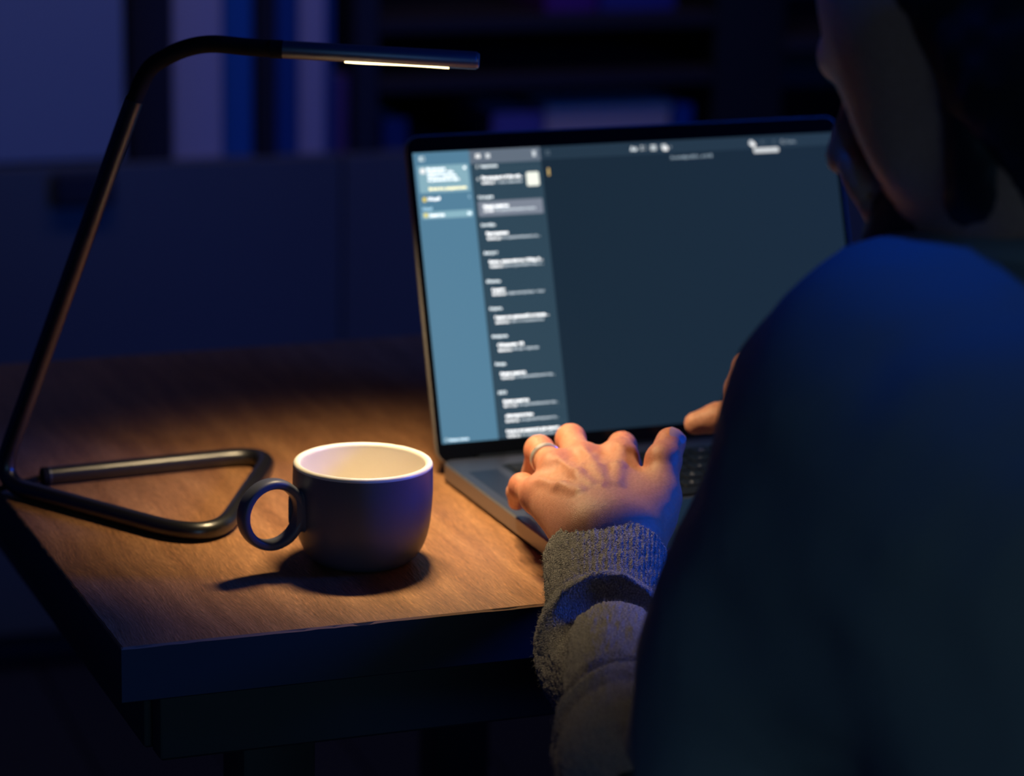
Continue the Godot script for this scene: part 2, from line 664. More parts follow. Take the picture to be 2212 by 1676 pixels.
func build_wall_unit() -> void:
	# room-aligned; x along the wall, front faces towards +z at z = -3.75
	var u := thing("wall_unit", "tall dark wall unit with open shelves above closed navy lower doors", "bookcase", Vector3.ZERO, ROOM_TURN)
	var zf := -3.75
	var zb := -4.19
	for k in 4:
		var xa := -0.1 + 0.575 * k
		unit_box("lower_door", xa + 0.0015, xa + 0.5735, 0.06, 0.668, zf - 0.02, zf, M.navy, u, 0.002)
	unit_box("plinth", -0.1, 2.19, 0.012, 0.06, zb, zf - 0.03, M.dark, u)
	unit_box("carcass", -0.1, 2.19, 0.06, 0.664, zb, zf - 0.021, M.brown, u)
	unit_box("handle", 0.676, 0.752, 0.618, 0.662, zf + 0.0005, zf + 0.02, M.dark, u, 0.006)
	unit_box("back_panel", 0.775, 2.19, 0.664, 2.1, zb, zb + 0.01, mat(col(84, 86, 92), 0.8), u)
	unit_box("pale_door", -0.1, 0.768, 0.672, 2.1, zf - 0.03, zf - 0.004, M.pale, u)
	unit_box("side_panel", -0.1, 0.768, 0.672, 2.1, zb, zf - 0.035, M.brown, u)
	unit_box("upright", 0.776, 0.829, 0.664, 2.1, zb + 0.01, zf - 0.004, M.brown, u)
	unit_box("upright", 0.938, 0.963, 0.664, 2.1, zb + 0.01, zf - 0.004, M.brown, u)
	unit_box("upright", 1.066, 1.098, 0.664, 2.1, zb + 0.01, zf - 0.004, M.dark, u)
	unit_box("upright", 1.56, 1.66, 0.664, 2.1, zb + 0.01, zf - 0.004, mat(col(22, 24, 24), 0.8), u)
	unit_box("upright", 2.14, 2.19, 0.664, 2.1, zb + 0.01, zf - 0.004, M.brown, u)
	unit_box("shelf", 0.829, 1.066, 1.05, 1.075, zb + 0.01, zf - 0.01, M.brown, u)
	for y in [0.742, 0.818, 1.1, 1.4]:
		unit_box("shelf", 1.098, 1.56, y, y + 0.022, zb + 0.01, zf - 0.004, M.brown, u)
	for y in [0.78, 1.08, 1.4]:
		unit_box("shelf", 1.66, 2.14, y, y + 0.022, zb + 0.01, zf - 0.004, M.brown, u)
	unit_box("top_board", -0.1, 2.19, 2.1, 2.125, zb, zf, M.brown, u)
	# files and books: x0, x1, y0, height, depth, colour
	var files := [
		["file_binder", 0.833, 0.896, 0.668, 0.34, col(225, 200, 192), "broad pale binder, first to the right of the dark post", "binder"],
		["file_binder", 0.8975, 0.9355, 0.668, 0.33, col(44, 112, 168), "blue binder pressed against the right side of the broad pale binder", "binder"],
		["book", 0.966, 0.9945, 0.668, 0.29, col(30, 80, 138), "upright blue book, leftmost in the second shelf bay", "book"],
		["book", 0.9955, 1.0295, 0.668, 0.33, col(220, 196, 192), "upright pale grey book between a blue book and a thin blue one", "book"],
		["book", 1.0305, 1.0405, 0.668, 0.3, col(38, 92, 150), "thin upright blue book between a pale book and a mauve one", "book"],
		["book", 1.0415, 1.0605, 0.668, 0.1, col(110, 70, 110), "short mauve book at the right end of the second shelf bay", "book"],
	]
	for f in files:
		var s := Vector3(f[2] - f[1], f[4], 0.24)
		var b := thing(f[0], f[6], f[7], room((f[1] + f[2]) / 2, f[3], -3.765 - s.z / 2), ROOM_TURN, "files and books standing in the wall unit")
		book_parts(b, s, f[5])
	var lying := [
		[1.258, 1.328, 0.664, 0.046, col(120, 104, 160), "indigo book lying flat left of the pale lavender box", "book"],
		[1.512, 1.538, 0.664, 0.05, col(26, 78, 150), "narrow blue book at the right end of the low shelf", "book"],
		[1.108, 1.142, 0.664, 0.044, col(30, 56, 110), "small dark blue book at the left end of the low shelf", "book"],
		[1.326, 1.398, 0.84, 0.11, col(110, 30, 120), "magenta book on the upper shelf above the lamp tip", "book"],
		[1.402, 1.508, 0.84, 0.12, col(66, 58, 130), "violet book beside the magenta one on the upper shelf", "book"],
	]
	for f in lying:
		var s := Vector3(f[1] - f[0], f[3], 0.2)
		var b := thing("book", f[5], f[6], room((f[0] + f[1]) / 2, f[2], -3.77 - s.z / 2), ROOM_TURN, "books on the dark shelves")
		book_parts(b, s, f[4])
	var bx := thing("storage_box", "pale lavender box on the low shelf just above the laptop screen", "box", room(1.42, 0.664, -3.87), ROOM_TURN)
	var o := obj("box_body", rbox(Vector3(0.175, 0.04, 0.19), 0.003), mat(col(240, 206, 180), 0.7), bx)
	o.position.y = 0.02
	o = obj("lid", rbox(Vector3(0.179, 0.014, 0.194), 0.003), mat(col(240, 206, 180), 0.7), bx)
	o.position.y = 0.046

func book_parts(b: Node3D, s: Vector3, c: Color) -> void:
	var cm := mat(c, 0.6)
	for sx in [-1, 1]:
		var o := obj("cover", rbox(Vector3(0.0025, s.y, s.z), 0.0008), cm, b)
		o.position = Vector3(sx * (s.x / 2 - 0.00125), s.y / 2, 0)
	var sp := obj("spine", rbox(Vector3(s.x - 0.0052, s.y, 0.003), 0.001), cm, b)
	sp.position = Vector3(0, s.y / 2, s.z / 2 - 0.0015)
	var pg := obj("pages", rbox(Vector3(s.x - 0.0056, s.y - 0.006, s.z - 0.008), 0.0005), mat(col(170, 165, 155), 0.9), b)
	pg.position = Vector3(0, s.y / 2, -0.001)

# ==================================================================== desk
func build_desk() -> void:
	# origin on the floor under the near left corner; x along the front edge, -z away
	var d := thing("desk", "dark wooden desk with a worn lit top carrying the mug and laptop", "desk", Vector3(-0.23390, 0, -1.76975), 0.37191)
	var w := 1.55
	var dep := 0.72
	var th := 0.036
	# the top board: upper face with grain running away from the front edge
	var g := Geo.new()
	var lip := 0.0012
	var nx := 2
	g.v = PackedVector3Array([Vector3(lip, TT, -lip), Vector3(w, TT, -lip), Vector3(w, TT, -dep), Vector3(lip, TT, -dep)])
	g.uv = PackedVector2Array([Vector2(0, 0), Vector2(w / 0.46, 0), Vector2(w / 0.46, dep / 0.46), Vector2(0, dep / 0.46)])
	g.quad(0, 1, 2, 3)
	obj("veneer", g.mesh(), M.wood, d)
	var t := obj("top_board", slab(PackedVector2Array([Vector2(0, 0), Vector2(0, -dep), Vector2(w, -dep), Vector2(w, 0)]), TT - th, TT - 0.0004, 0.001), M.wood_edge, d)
	# worn, slightly chipped lip along the two visible edges
	for e in 2:
		var lg := Geo.new()
		var n := 160
		var length := w if e == 0 else dep
		for k in n + 1:
			var s := length * k / n
			var wear := 0.0011 + 0.0006 * rng.randf() + (0.0022 * rng.randf() if rng.randf() < 0.05 else 0.0)
			if e == 0:
				lg.v.append_array([Vector3(s, TT - wear * 0.8, 0.0001), Vector3(s, TT + 0.00015, -wear)])
			else:
				lg.v.append_array([Vector3(-0.0001, TT - wear * 0.8, -s), Vector3(wear, TT + 0.00015, -s)])
		for k in n:
			if e == 0:
				lg.quad(k * 2, k * 2 + 2, k * 2 + 3, k * 2 + 1)
			else:
				lg.quad(k * 2, k * 2 + 1, k * 2 + 3, k * 2 + 2)
		obj("worn_edge", lg.mesh(), M.wood_lip, d)
	# apron boards set back under the top
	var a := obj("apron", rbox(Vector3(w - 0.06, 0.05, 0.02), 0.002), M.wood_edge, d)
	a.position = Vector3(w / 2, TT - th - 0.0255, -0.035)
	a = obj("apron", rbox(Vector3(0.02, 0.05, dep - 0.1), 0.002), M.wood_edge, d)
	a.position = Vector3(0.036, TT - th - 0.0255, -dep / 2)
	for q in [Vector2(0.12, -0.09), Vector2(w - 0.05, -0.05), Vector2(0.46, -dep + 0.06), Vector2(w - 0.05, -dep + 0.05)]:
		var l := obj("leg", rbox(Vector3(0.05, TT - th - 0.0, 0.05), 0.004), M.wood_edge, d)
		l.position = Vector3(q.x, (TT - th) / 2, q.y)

# ==================================================================== lamp
func build_lamp() -> void:
	var base := Vector3(-0.3633, TT, -2.0989)
	var o := thing("desk_lamp", "black bent tube desk lamp with a lit slim head over the mug", "lamp", base)
	var r := 0.0065
	var A := Vector3(-0.3640, TT + 0.0066, -2.1000)
	var B := Vector3(-0.1970, TT + 0.0066, -1.9692)
	var C := Vector3(-0.1745, TT + 0.0066, -2.1921)
	var D := Vector3(-0.3326, TT + 0.0066, -2.1177)
	var S1 := Vector3(-0.2586, 1.0291, -2.0596)
	var path := fillet(PackedVector3Array([D, C, B, A, S1]), PackedFloat32Array([0, 0.044, 0.058, 0.030, 0]), 16)
	obj("frame_tube", moved(sweep(path, PackedFloat32Array([r]), 24), -base), M.tube, o)
	var dirD := (D - C).normalized()
	obj("end_plug", moved(sweep(PackedVector3Array([D - dirD * 0.002, D + dirD * 0.0022, D + dirD * 0.003]), PackedFloat32Array([r + 0.0001, r + 0.0002, r * 0.85]), 24), -base), M.rubber, o)
	var ring := sweep(PackedVector3Array([D - dirD * 0.0032, D - dirD * 0.0021]), PackedFloat32Array([r + 0.00025]), 24)
	obj("end_ring", moved(ring, -base), M.chrome, o)
	var cord := smooth_path(PackedVector3Array([D + dirD * 0.001, D + dirD * 0.018 + Vector3(0, -0.002, 0.004), D + dirD * 0.045 + Vector3(0, -0.0043, 0.006), D + dirD * 0.1 + Vector3(0, -0.0043, -0.03), Vector3(-0.47, TT + 0.0023, -2.36)]), 10)
	obj("cord", moved(sweep(cord, PackedFloat32Array([0.0021]), 12), -base), M.rubber, o)
	# flexible neck
	var neck := smooth_path(PackedVector3Array([Vector3(-0.2615, 1.0215, -2.0611), S1, Vector3(-0.2481, 1.0500, -2.0573), Vector3(-0.2343, 1.0600, -2.0550), Vector3(-0.2202, 1.0661, -2.0539), Vector3(-0.2046, 1.0687, -2.0527), Vector3(-0.1827, 1.0676, -2.0505), Vector3(-0.1640, 1.0669, -2.0486)]), 8)
	obj("flexible_neck", moved(sweep(neck, PackedFloat32Array([0.0059]), 24), -base), M.rubber, o)
	var H0 := Vector3(-0.1578, 1.0666, -2.0482)
	var H1 := Vector3(-0.0277, 1.0625, -2.0425)
	var hd := (H1 - H0).normalized()
	obj("collar", moved(sweep(PackedVector3Array([H0 - hd * 0.0085, H0 - hd * 0.008, H0 + hd * 0.0005]), PackedFloat32Array([0.0055, 0.0062, 0.0062]), 28), -base), M.rubber, o)
	var hr := 0.0060
	obj("lamp_head", moved(sweep(PackedVector3Array([H0, H1 - hd * 0.0006, H1]), PackedFloat32Array([hr, hr, hr * 0.93]), 40), -base), M.chrome, o)
	obj("end_cap", moved(sweep(PackedVector3Array([H1, H1 + hd * 0.0012, H1 + hd * 0.0016]), PackedFloat32Array([hr * 0.86, hr * 0.84, hr * 0.7]), 32), -base), mat(col(150, 130, 125), 0.35, 0.6), o)
	# the light strip under the head, turned slightly towards the mug
	var side := hd.cross(Vector3.UP).normalized()
	if side.z < 0.0:
		side = -side
	var dn := (Vector3.DOWN - hd * hd.dot(Vector3.DOWN)).normalized()
	var out_ := (dn * cos(0.42) + side * sin(0.42)).normalized()
	var strip := PackedVector3Array()
	var rad := PackedFloat32Array()
	for k in 25:
		var t := k / 24.0
		var e := pow(sin(PI * clampf(t, 0.015, 0.985)), 0.12)
		strip.append(H0.lerp(H1, 0.325 + t * 0.535) + out_ * (hr - 0.0002 - 0.0011 * sin(PI * t) * t))
		rad.append(0.00125 * e)
	obj("light_strip", moved(sweep(strip, rad, 14), -base), glow(Color(1.0, 0.86, 0.62), 6.0), o)
	# the diodes: small spots along the strip, the last widened and turned to light the sleeve
	for k in 5:
		var l := SpotLight3D.new()
		l.name = "diode"
		l.light_color = Color(1.0, 0.88, 0.67)
		l.light_energy = LAMP_E / 5.0 * (1.5 if k == 4 else 0.92)
		l.spot_angle = 51.0 if k == 4 else 45.5
		l.spot_angle_attenuation = 0.82
		l.spot_range = 4.0
		l.light_size = 0.004
		l.shadow_enabled = true
		o.add_child(l, true)
		var p := H0.lerp(H1, 0.36 + 0.115 * k) + dn * (hr + 0.0045)
		l.position = p - base
		l.basis = Basis.looking_at((Vector3.DOWN + (Vector3(0.34, 0, 0.28) if k == 4 else Vector3(0.05 * k - 0.02, 0, -0.10))).normalized(), Vector3(0, 0, -1))

func moved(g: Geo, by: Vector3) -> ArrayMesh:
	for k in g.v.size():
		g.v[k] += by
	return g.mesh(40.0)

# ==================================================================== mug
func build_mug() -> void:
	var at := Vector3(-0.09745, TT, -1.95855)
	var o := thing("mug", "grey blue ceramic mug with a cream inside and round ring handle", "mug", at)
	var R := 0.0464
	var H := 0.0683
	var prof := PackedVector2Array([Vector2(0, 0.0012), Vector2(0.026, 0.0012), Vector2(0.0275, 0.0), Vector2(0.030, 0.0), Vector2(0.0325, 0.0014)])
	var key := PackedVector2Array([Vector2(0.0325, 0.0014), Vector2(0.0375, 0.0060), Vector2(0.0412, 0.0125), Vector2(0.0437, 0.0205), Vector2(0.0453, 0.030), Vector2(0.0462, 0.042), Vector2(0.0465, 0.052), Vector2(0.0462, 0.0655)])
	for k in key.size() - 1:
		for s in 6:
			prof.append(key[k].cubic_interpolate(key[k + 1], key[maxi(k - 1, 0)], key[mini(k + 2, key.size() - 1)], s / 6.0))
	prof.append(Vector2(0.0462, 0.0655))
	obj("body", lathe(prof, 96).mesh(50.0), M.glaze_grey, o)
	var rimp := PackedVector2Array()
	for k in 13:
		var a := PI * k / 12.0
		rimp.append(Vector2(0.04375 + 0.00245 * cos(a), 0.0655 + 0.0027 * sin(a)))
	var ins := PackedVector2Array([Vector2(0.0413, 0.0655), Vector2(0.0422, 0.05), Vector2(0.0418, 0.034), Vector2(0.0398, 0.02), Vector2(0.0355, 0.0105), Vector2(0.028, 0.0065), Vector2(0.014, 0.0052), Vector2(0.0, 0.005)])
	for k in ins.size() - 1:
		for s in 6:
			rimp.append(ins[k].cubic_interpolate(ins[k + 1], ins[maxi(k - 1, 0)], ins[mini(k + 2, ins.size() - 1)], s / 6.0))
	rimp.append(Vector2(0, 0.005))
	var inner := obj("rim_and_inside", lathe(rimp, 96).mesh(60.0), M.glaze_white, o)
	inner.set_meta("label", "cream glazed rim and inside")
	# ring handle: a rounded band round a circle that stands on a short block
	var az := deg_to_rad(31.0)
	var e := Vector3(-cos(az), 0, sin(az))
	var up := Vector3.UP
	var wd := e.cross(up)
	var c := e * 0.0672 + up * 0.0400
	var g := Geo.new()
	var N := 72
	var sec := PackedVector2Array()
	for k in 20:
		var a := TAU * k / 20.0
		sec.append(Vector2(signf(cos(a)) * pow(absf(cos(a)), 0.7) * 0.0033, signf(sin(a)) * pow(absf(sin(a)), 0.7) * 0.0062))
	for s in N:
		var a := TAU * s / N
		var rd := e * cos(a) * 0.98 + up * sin(a)
		for q in sec:
			g.v.append(c + rd * (0.0207 + q.x) + wd * q.y)
	for s in N:
		var s2 := (s + 1) % N
		for k in 20:
			var k2 := (k + 1) % 20
			g.quad(s * 20 + k, s * 20 + k2, s2 * 20 + k2, s2 * 20 + k)
	# the joining block
	var blk := PackedVector3Array([e * 0.0520 + up * 0.0400, e * 0.0485 + up * 0.0400, e * 0.0450 + up * 0.0398, e * 0.0425 + up * 0.0395])
	var n0 := g.v.size()
	for b in 4:
		for k in 24:
			var a := TAU * k / 24.0
			var f: float = [0.0130, 0.0138, 0.0146, 0.0152][b]
			g.v.append(blk[b] + up * signf(sin(a)) * pow(absf(sin(a)), 0.6) * f + wd * signf(cos(a)) * pow(absf(cos(a)), 0.6) * 0.0062)
	for b in 3:
		for k in 24:
			var k2 := (k + 1) % 24
			g.quad(n0 + b * 24 + k, n0 + b * 24 + k2, n0 + (b + 1) * 24 + k2, n0 + (b + 1) * 24 + k)
	obj("handle", g.mesh(45.0), M.glaze_grey, o)

# ==================================================================== laptop
const LW := 0.3557
const LD := 0.2481
const DECK := 0.0142

func build_laptop() -> void:
	var o := thing("laptop", "open laptop showing a notes app on its lit dark screen", "laptop", LAP_AT, LAP_TURN)
	var rr := round_rect(LW / 2, LD / 2, 0.011, 8)
	var b := obj("base", slab(rr, 0.0018, DECK, 0.0011), M.alu_lit_base, o)
	b.position = Vector3(LW / 2, 0, LD / 2)
	var dk := obj("deck", slab(round_rect(LW / 2 - 0.0012, LD / 2 - 0.0012, 0.010, 8), DECK - 0.0004, DECK + 0.00006, 0.00005), M.alu_dim_deck, o)
	dk.position = Vector3(LW / 2, 0, LD / 2)
	for q in [Vector2(0.03, 0.025), Vector2(LW - 0.03, 0.025), Vector2(0.03, LD - 0.025), Vector2(LW - 0.03, LD - 0.025)]:
		var ft := obj("foot", slab(round_rect(0.008, 0.008, 0.0079, 6), 0.0, 0.0019, 0.0004), M.rubber, o)
		ft.position = Vector3(q.x, 0, q.y)
	var well := obj("keyboard_well", slab(round_rect(0.1405, 0.0575, 0.003, 4), 0, 0.0002, 0.0001), M.black, o)
	well.position = Vector3(LW / 2, DECK + 0.00005, 0.0825)
	var pad := obj("trackpad", slab(round_rect(0.080, 0.0485, 0.004, 4), 0, 0.00018, 0.0001), mat(col(84, 84, 92), 0.28, 1.0), o)
	pad.position = Vector3(LW / 2, DECK + 0.00005, 0.1935)
	for sx in [0.0, 1.0]:
		var sp := obj("speaker_grille", rbox(Vector3(0.022, 0.0001, 0.1), 0.00005), mat(col(78, 80, 92), 0.42, 1.0), o)
		sp.position = Vector3(0.0195 if sx == 0.0 else LW - 0.0195, DECK + 0.0001, 0.085)
	keys(o)
	# hinge bar
	var hinge := obj("hinge", sweep(PackedVector3Array([Vector3(0.03, 0.0105, -0.0005), Vector3(LW - 0.03, 0.0105, -0.0005)]), PackedFloat32Array([0.0052]), 20).mesh(40.0), M.black, o)
	# screen half: its own frame, x along the width, y up the panel, z out of the glass
	var a := 0.3358
	var tf := Transform3D(Basis(Vector3(1, 0, 0), -a), Vector3(0, 0.00894, -0.0053))
	var lr := round_rect(LW / 2, 0.2430 / 2, 0.011, 8)
	# slab() extrudes along y; turn it so that y becomes the panel's z
	var turn := Transform3D(Basis(Vector3(1, 0, 0), Vector3(0, 0, 1), Vector3(0, -1, 0)), Vector3(LW / 2, 0.1215, 0))
	var lid := obj("screen_lid", slab(lr, -0.0046, -0.0002, 0.0009), M.alu_lid, o)
	lid.transform = tf * turn
	var glass := obj("screen_bezel", slab(round_rect(LW / 2 - 0.0011, 0.1215 - 0.0011, 0.0102, 8), -0.0003, 0.0001, 0.0001), M.glass, o)
	glass.transform = tf * turn
	var disp := Node3D.new()
	disp.name = "display"
	o.add_child(disp)
	disp.transform = tf
	ui(disp)
	var al := AreaLight3D.new()
	al.name = "screen_light"
	al.area_size = Vector2(0.34, 0.21)
	al.light_color = Color(0.4, 0.66, 0.9)
	al.light_energy = 0.004
	al.area_range = 4.0
	al.shadow_enabled = true
	disp.add_child(al)
	al.transform = Transform3D(Basis(Vector3.UP, PI), Vector3(LW / 2, 0.122, 0.0035))

func panel(called: String, u0: float, u1: float, v0: float, v1: float, z: float, c: Color, parent: Node, rnd := 0.4, e := 1.0) -> MeshInstance3D:
	var hx := absf(u1 - u0) / 2000.0
	var hy := absf(v1 - v0) / 2000.0
	var o := obj(called, slab(round_rect(hx, hy, minf(rnd / 1000.0, minf(hx, hy) * 0.98), 3), 0.0, 0.00004, 0.00001), glow(c, e), parent)
	o.transform = Transform3D(Basis(Vector3(1, 0, 0), Vector3(0, 0, 1), Vector3(0, -1, 0)), Vector3((u0 + u1) / 2000.0, (v0 + v1) / 2000.0, z))
	return o

var fonts := {}
func font(bold: bool) -> Font:
	if not fonts.has(bold):
		var f := SystemFont.new()
		f.font_names = PackedStringArray(["Droid Sans"])
		f.font_weight = 700 if bold else 400
		fonts[bold] = f
	return fonts[bold]

func words(s: String, u0: float, u1: float, v: float, hgt: float, c: Color, parent: Node, bold := false, e := 1.0, called := "text_line") -> void:
	# one line of screen text: left and right end in mm, centre height, capital height in mm
	var t := TextMesh.new()
	t.font = font(bold)
	t.font_size = 24
	t.pixel_size = 0.001
	t.depth = 0.0
	t.curve_step = 8.0
	t.text = s
	t.horizontal_alignment = HORIZONTAL_ALIGNMENT_LEFT
	var bb := t.get_aabb()
	var o := obj(called, t, glow(c, e * 2.2), parent)
	var sx := (u1 - u0) / 1000.0 / maxf(bb.size.x, 1e-4)
	var sy := hgt / 1000.0 / 0.0172
	o.transform = Transform3D(Basis(Vector3(sx, 0, 0), Vector3(0, sy, 0), Vector3(0, 0, 1)), Vector3(u0 / 1000.0 - bb.position.x * sx, v / 1000.0 - (bb.position.y + bb.size.y / 2) * sy, 0.00034))

func ui(d: Node3D) -> void:
	var W := Color(1, 1, 1)
	var G := col(200, 208, 212)
	panel("note_area", 105.6, 350.6, 15.3, 220.2, 0.00012, col(27, 43, 55), d, 0.1)
	panel("toolbar", 105.6, 350.6, 220.2, 229.8, 0.00012, col(38, 56, 70), d, 0.1)
	panel("list_panel", 49.2, 105.6, 15.3, 220.0, 0.00012, col(49, 72, 86), d, 0.1)
	panel("list_header", 49.2, 105.6, 219.6, 229.8, 0.00013, col(100, 112, 126), d, 0.1)
	panel("sidebar", 5.1, 49.2, 15.3, 229.8, 0.00012, col(86, 130, 156), d, 0.1)
	panel("notice_card", 7.8, 47.2, 199.7, 219.9, 0.0002, col(138, 178, 192), d, 1.0)
	panel("selected_folder", 7.7, 47.2, 180.6, 185.8, 0.0002, col(142, 184, 198), d, 0.8)
	panel("selected_note", 52.1, 103.4, 180.1, 191.4, 0.0002, col(128, 136, 150), d, 0.8)
	panel("thumbnail", 92.6, 102.6, 201.0, 211.4, 0.0002, Color(0.96, 0.97, 0.92), d, 1.2, 1.1)
	for v in [214.7, 36.0, 25.0]:
		panel("divider", 51.0, 104.6, v - 0.08, v + 0.08, 0.0002, col(78, 98, 110), d, 0.05)
	panel("card_divider", 15.0, 46.0, 205.5, 205.65, 0.00026, col(110, 158, 180), d, 0.05)
	# icons
	panel("sidebar_icon", 9.5, 14.0, 223.3, 227.0, 0.0003, col(205, 225, 232), d, 0.9)
	panel("icon_inner", 11.9, 13.4, 223.9, 226.4, 0.00036, col(90, 130, 152), d, 0.3)
	panel("icon_bar", 12.5, 12.9, 224.4, 225.6, 0.0004, col(40, 70, 90), d, 0.1)
	for k in 3:
		panel("list_icon", 53.8, 57.9, 223.7 + k * 1.15, 224.5 + k * 1.15, 0.0003, W, d, 0.2)
		panel("list_icon", 53.8, 57.9, 224.2 + k * 0.9, 224.8 + k * 0.9, 0.00031, W, d, 0.2)
	for k in 4:
		var gx: float = 62.0 + (k % 2) * 1.75
		var gy: float = 223.4 + (k / 2) * 1.75
		panel("grid_icon", gx, gx + 1.6, gy, gy + 1.6, 0.0003, col(235, 240, 244), d, 0.3)
	panel("trash_icon", 99.2, 101.9, 222.8, 226.5, 0.0003, col(215, 222, 228), d, 0.6)
	panel("trash_icon", 98.8, 102.3, 226.6, 227.2, 0.0003, col(215, 222, 228), d, 0.2)
	panel("compose_icon", 110.0, 113.2, 223.5, 226.6, 0.0003, col(92, 108, 120), d, 0.5)
	panel("icon_inner", 110.6, 112.6, 224.1, 226.0, 0.00034, col(44, 62, 76), d, 0.2)
	words("Aa", 178.8, 184.0, 224.8, 3.3, G, d, true, 0.9)
	for k in 2:
		panel("checklist_icon", 187.2, 189.0, 223.2 + k * 2.1, 224.8 + k * 2.1, 0.0003, G, d, 0.8)
		panel("checklist_icon", 189.8, 191.7, 223.8 + k * 2.1, 224.3 + k * 2.1, 0.0003, G, d, 0.2)
	panel("table_icon", 195.4, 200.2, 222.8, 226.9, 0.0003, G, d, 0.6)
	for k in 2:
		panel("table_line", 195.8, 199.8, 224.0 + k * 1.3, 224.15 + k * 1.3, 0.00034, col(90, 106, 118), d, 0.05)
	panel("photo_icon", 204.4, 208.6, 223.4, 227.0, 0.0003, G, d, 0.6)
	panel("photo_icon", 205.6, 209.8, 222.2, 225.4, 0.00032, W, d, 0.6)
	panel("chevron_icon", 211.0, 212.6, 224.2, 225.2, 0.0003, col(160, 172, 180), d, 0.4)
	panel("share_icon", 277.8, 281.6, 222.6, 226.8, 0.0003, col(220, 226, 232), d, 1.9)
	var ar := panel("pointer_icon", 279.6, 283.0, 221.4, 225.0, 0.00034, W, d, 0.6)
	ar.rotate_object_local(Vector3.UP, 0.7)
	panel("grey_icon", 287.7, 290.1, 223.6, 226.2, 0.0003, col(70, 86, 98), d, 0.9)
	panel("grey_icon", 291.0, 292.4, 224.5, 225.4, 0.0003, col(70, 86, 98), d, 0.3)
	panel("grey_icon", 297.8, 300.2, 223.3, 226.2, 0.0003, col(66, 82, 94), d, 0.8)
	panel("search_icon", 304.6, 307.2, 223.4, 226.0, 0.0003, col(150, 162, 172), d, 1.25)
	panel("icon_inner", 305.2, 306.6, 224.0, 225.4, 0.00034, col(44, 62, 76), d, 0.7)
	panel("search_icon", 306.9, 308.2, 222.9, 223.6, 0.0003, col(150, 162, 172), d, 0.2)
	words("Поиск", 309.4, 317.6, 224.3, 2.2, col(120, 132, 142), d)
	panel("tooltip", 281.1, 302.4, 216.9, 220.4, 0.0003, col(226, 230, 232), d, 1.0)
	words("Поделиться заметкой", 282.0, 301.4, 218.7, 1.5, col(90, 96, 102), d)
	panel("text_cursor", 110.0, 111.5, 207.8, 213.7, 0.0003, col(222, 190, 120), d, 0.7)
	panel("avatar_icon", 9.3, 13.7, 213.8, 218.3, 0.0003, W, d, 2.2)
	words("×", 43.4, 45.6, 217.2, 3.4, W, d, true)
	panel("shared_icon", 9.1, 12.3, 193.1, 196.9, 0.0003, col(236, 214, 110), d, 1.6)
	panel("folder_icon", 8.9, 12.2, 181.9, 184.9, 0.0003, col(240, 226, 130), d, 0.9)
	panel("pin_icon", 53.5, 54.9, 216.0, 218.6, 0.0003, G, d, 0.6)
	panel("pin_icon", 53.3, 54.9, 206.8, 209.3, 0.0003, G, d, 0.8)
	panel("plus_icon", 7.4, 9.9, 16.5, 19.4, 0.0003, col(190, 214, 224), d, 1.25)
	panel("icon_inner", 8.0, 9.3, 17.2, 18.7, 0.00034, col(86, 130, 156), d, 0.6)
	# sidebar words
	words("Включите", 14.8, 29.1, 217.3, 2.2, W, d, true)
	words("уведомления, чтобы", 14.8, 35.2, 214.4, 2.0, W, d, true)
	words("получать сообщения", 14.8, 37.2, 211.6, 2.0, W, d, true)
	words("об упоминании вас здесь", 15.0, 39.5, 208.9, 2.0, W, d, true)
	words("Включить уведомления", 15.1, 44.2, 202.3, 2.1, Color(1.0, 0.93, 0.7), d, true, 1.1)
	words("Общий", 13.3, 22.8, 195.1, 2.4, W, d, true)
	words("1", 44.9, 46.1, 195.3, 2.2, col(150, 180, 196), d)
	words("iCloud", 8.6, 15.8, 188.2, 1.9, col(160, 196, 212), d, true)
	words("Заметки", 13.1, 24.8, 183.2, 2.4, W, d, true)
	words("36", 43.0, 46.2, 183.2, 2.2, col(225, 238, 244), d, true)
	words("Новая папка", 10.8, 25.8, 17.7, 2.0, col(205, 225, 235), d, true)
	# the list: headings
	var heads := [["Закреплено", 56.9, 70.4, 217.1], ["Сегодня", 52.7, 64.4, 194.3], ["Сентябрь", 52.7, 64.0, 173.5], ["Август", 52.5, 63.7, 152.6], ["Июнь", 52.7, 63.5, 131.8], ["Апрель", 52.5, 62.5, 111.2], ["Февраль", 52.3, 64.7, 90.6], ["Январь", 52.5, 61.0, 70.1], ["2022", 52.5, 59.1, 49.3]]
	for h in heads:
		words(h[0], h[1], h[2], h[3], 2.1, col(215, 224, 228), d, true)
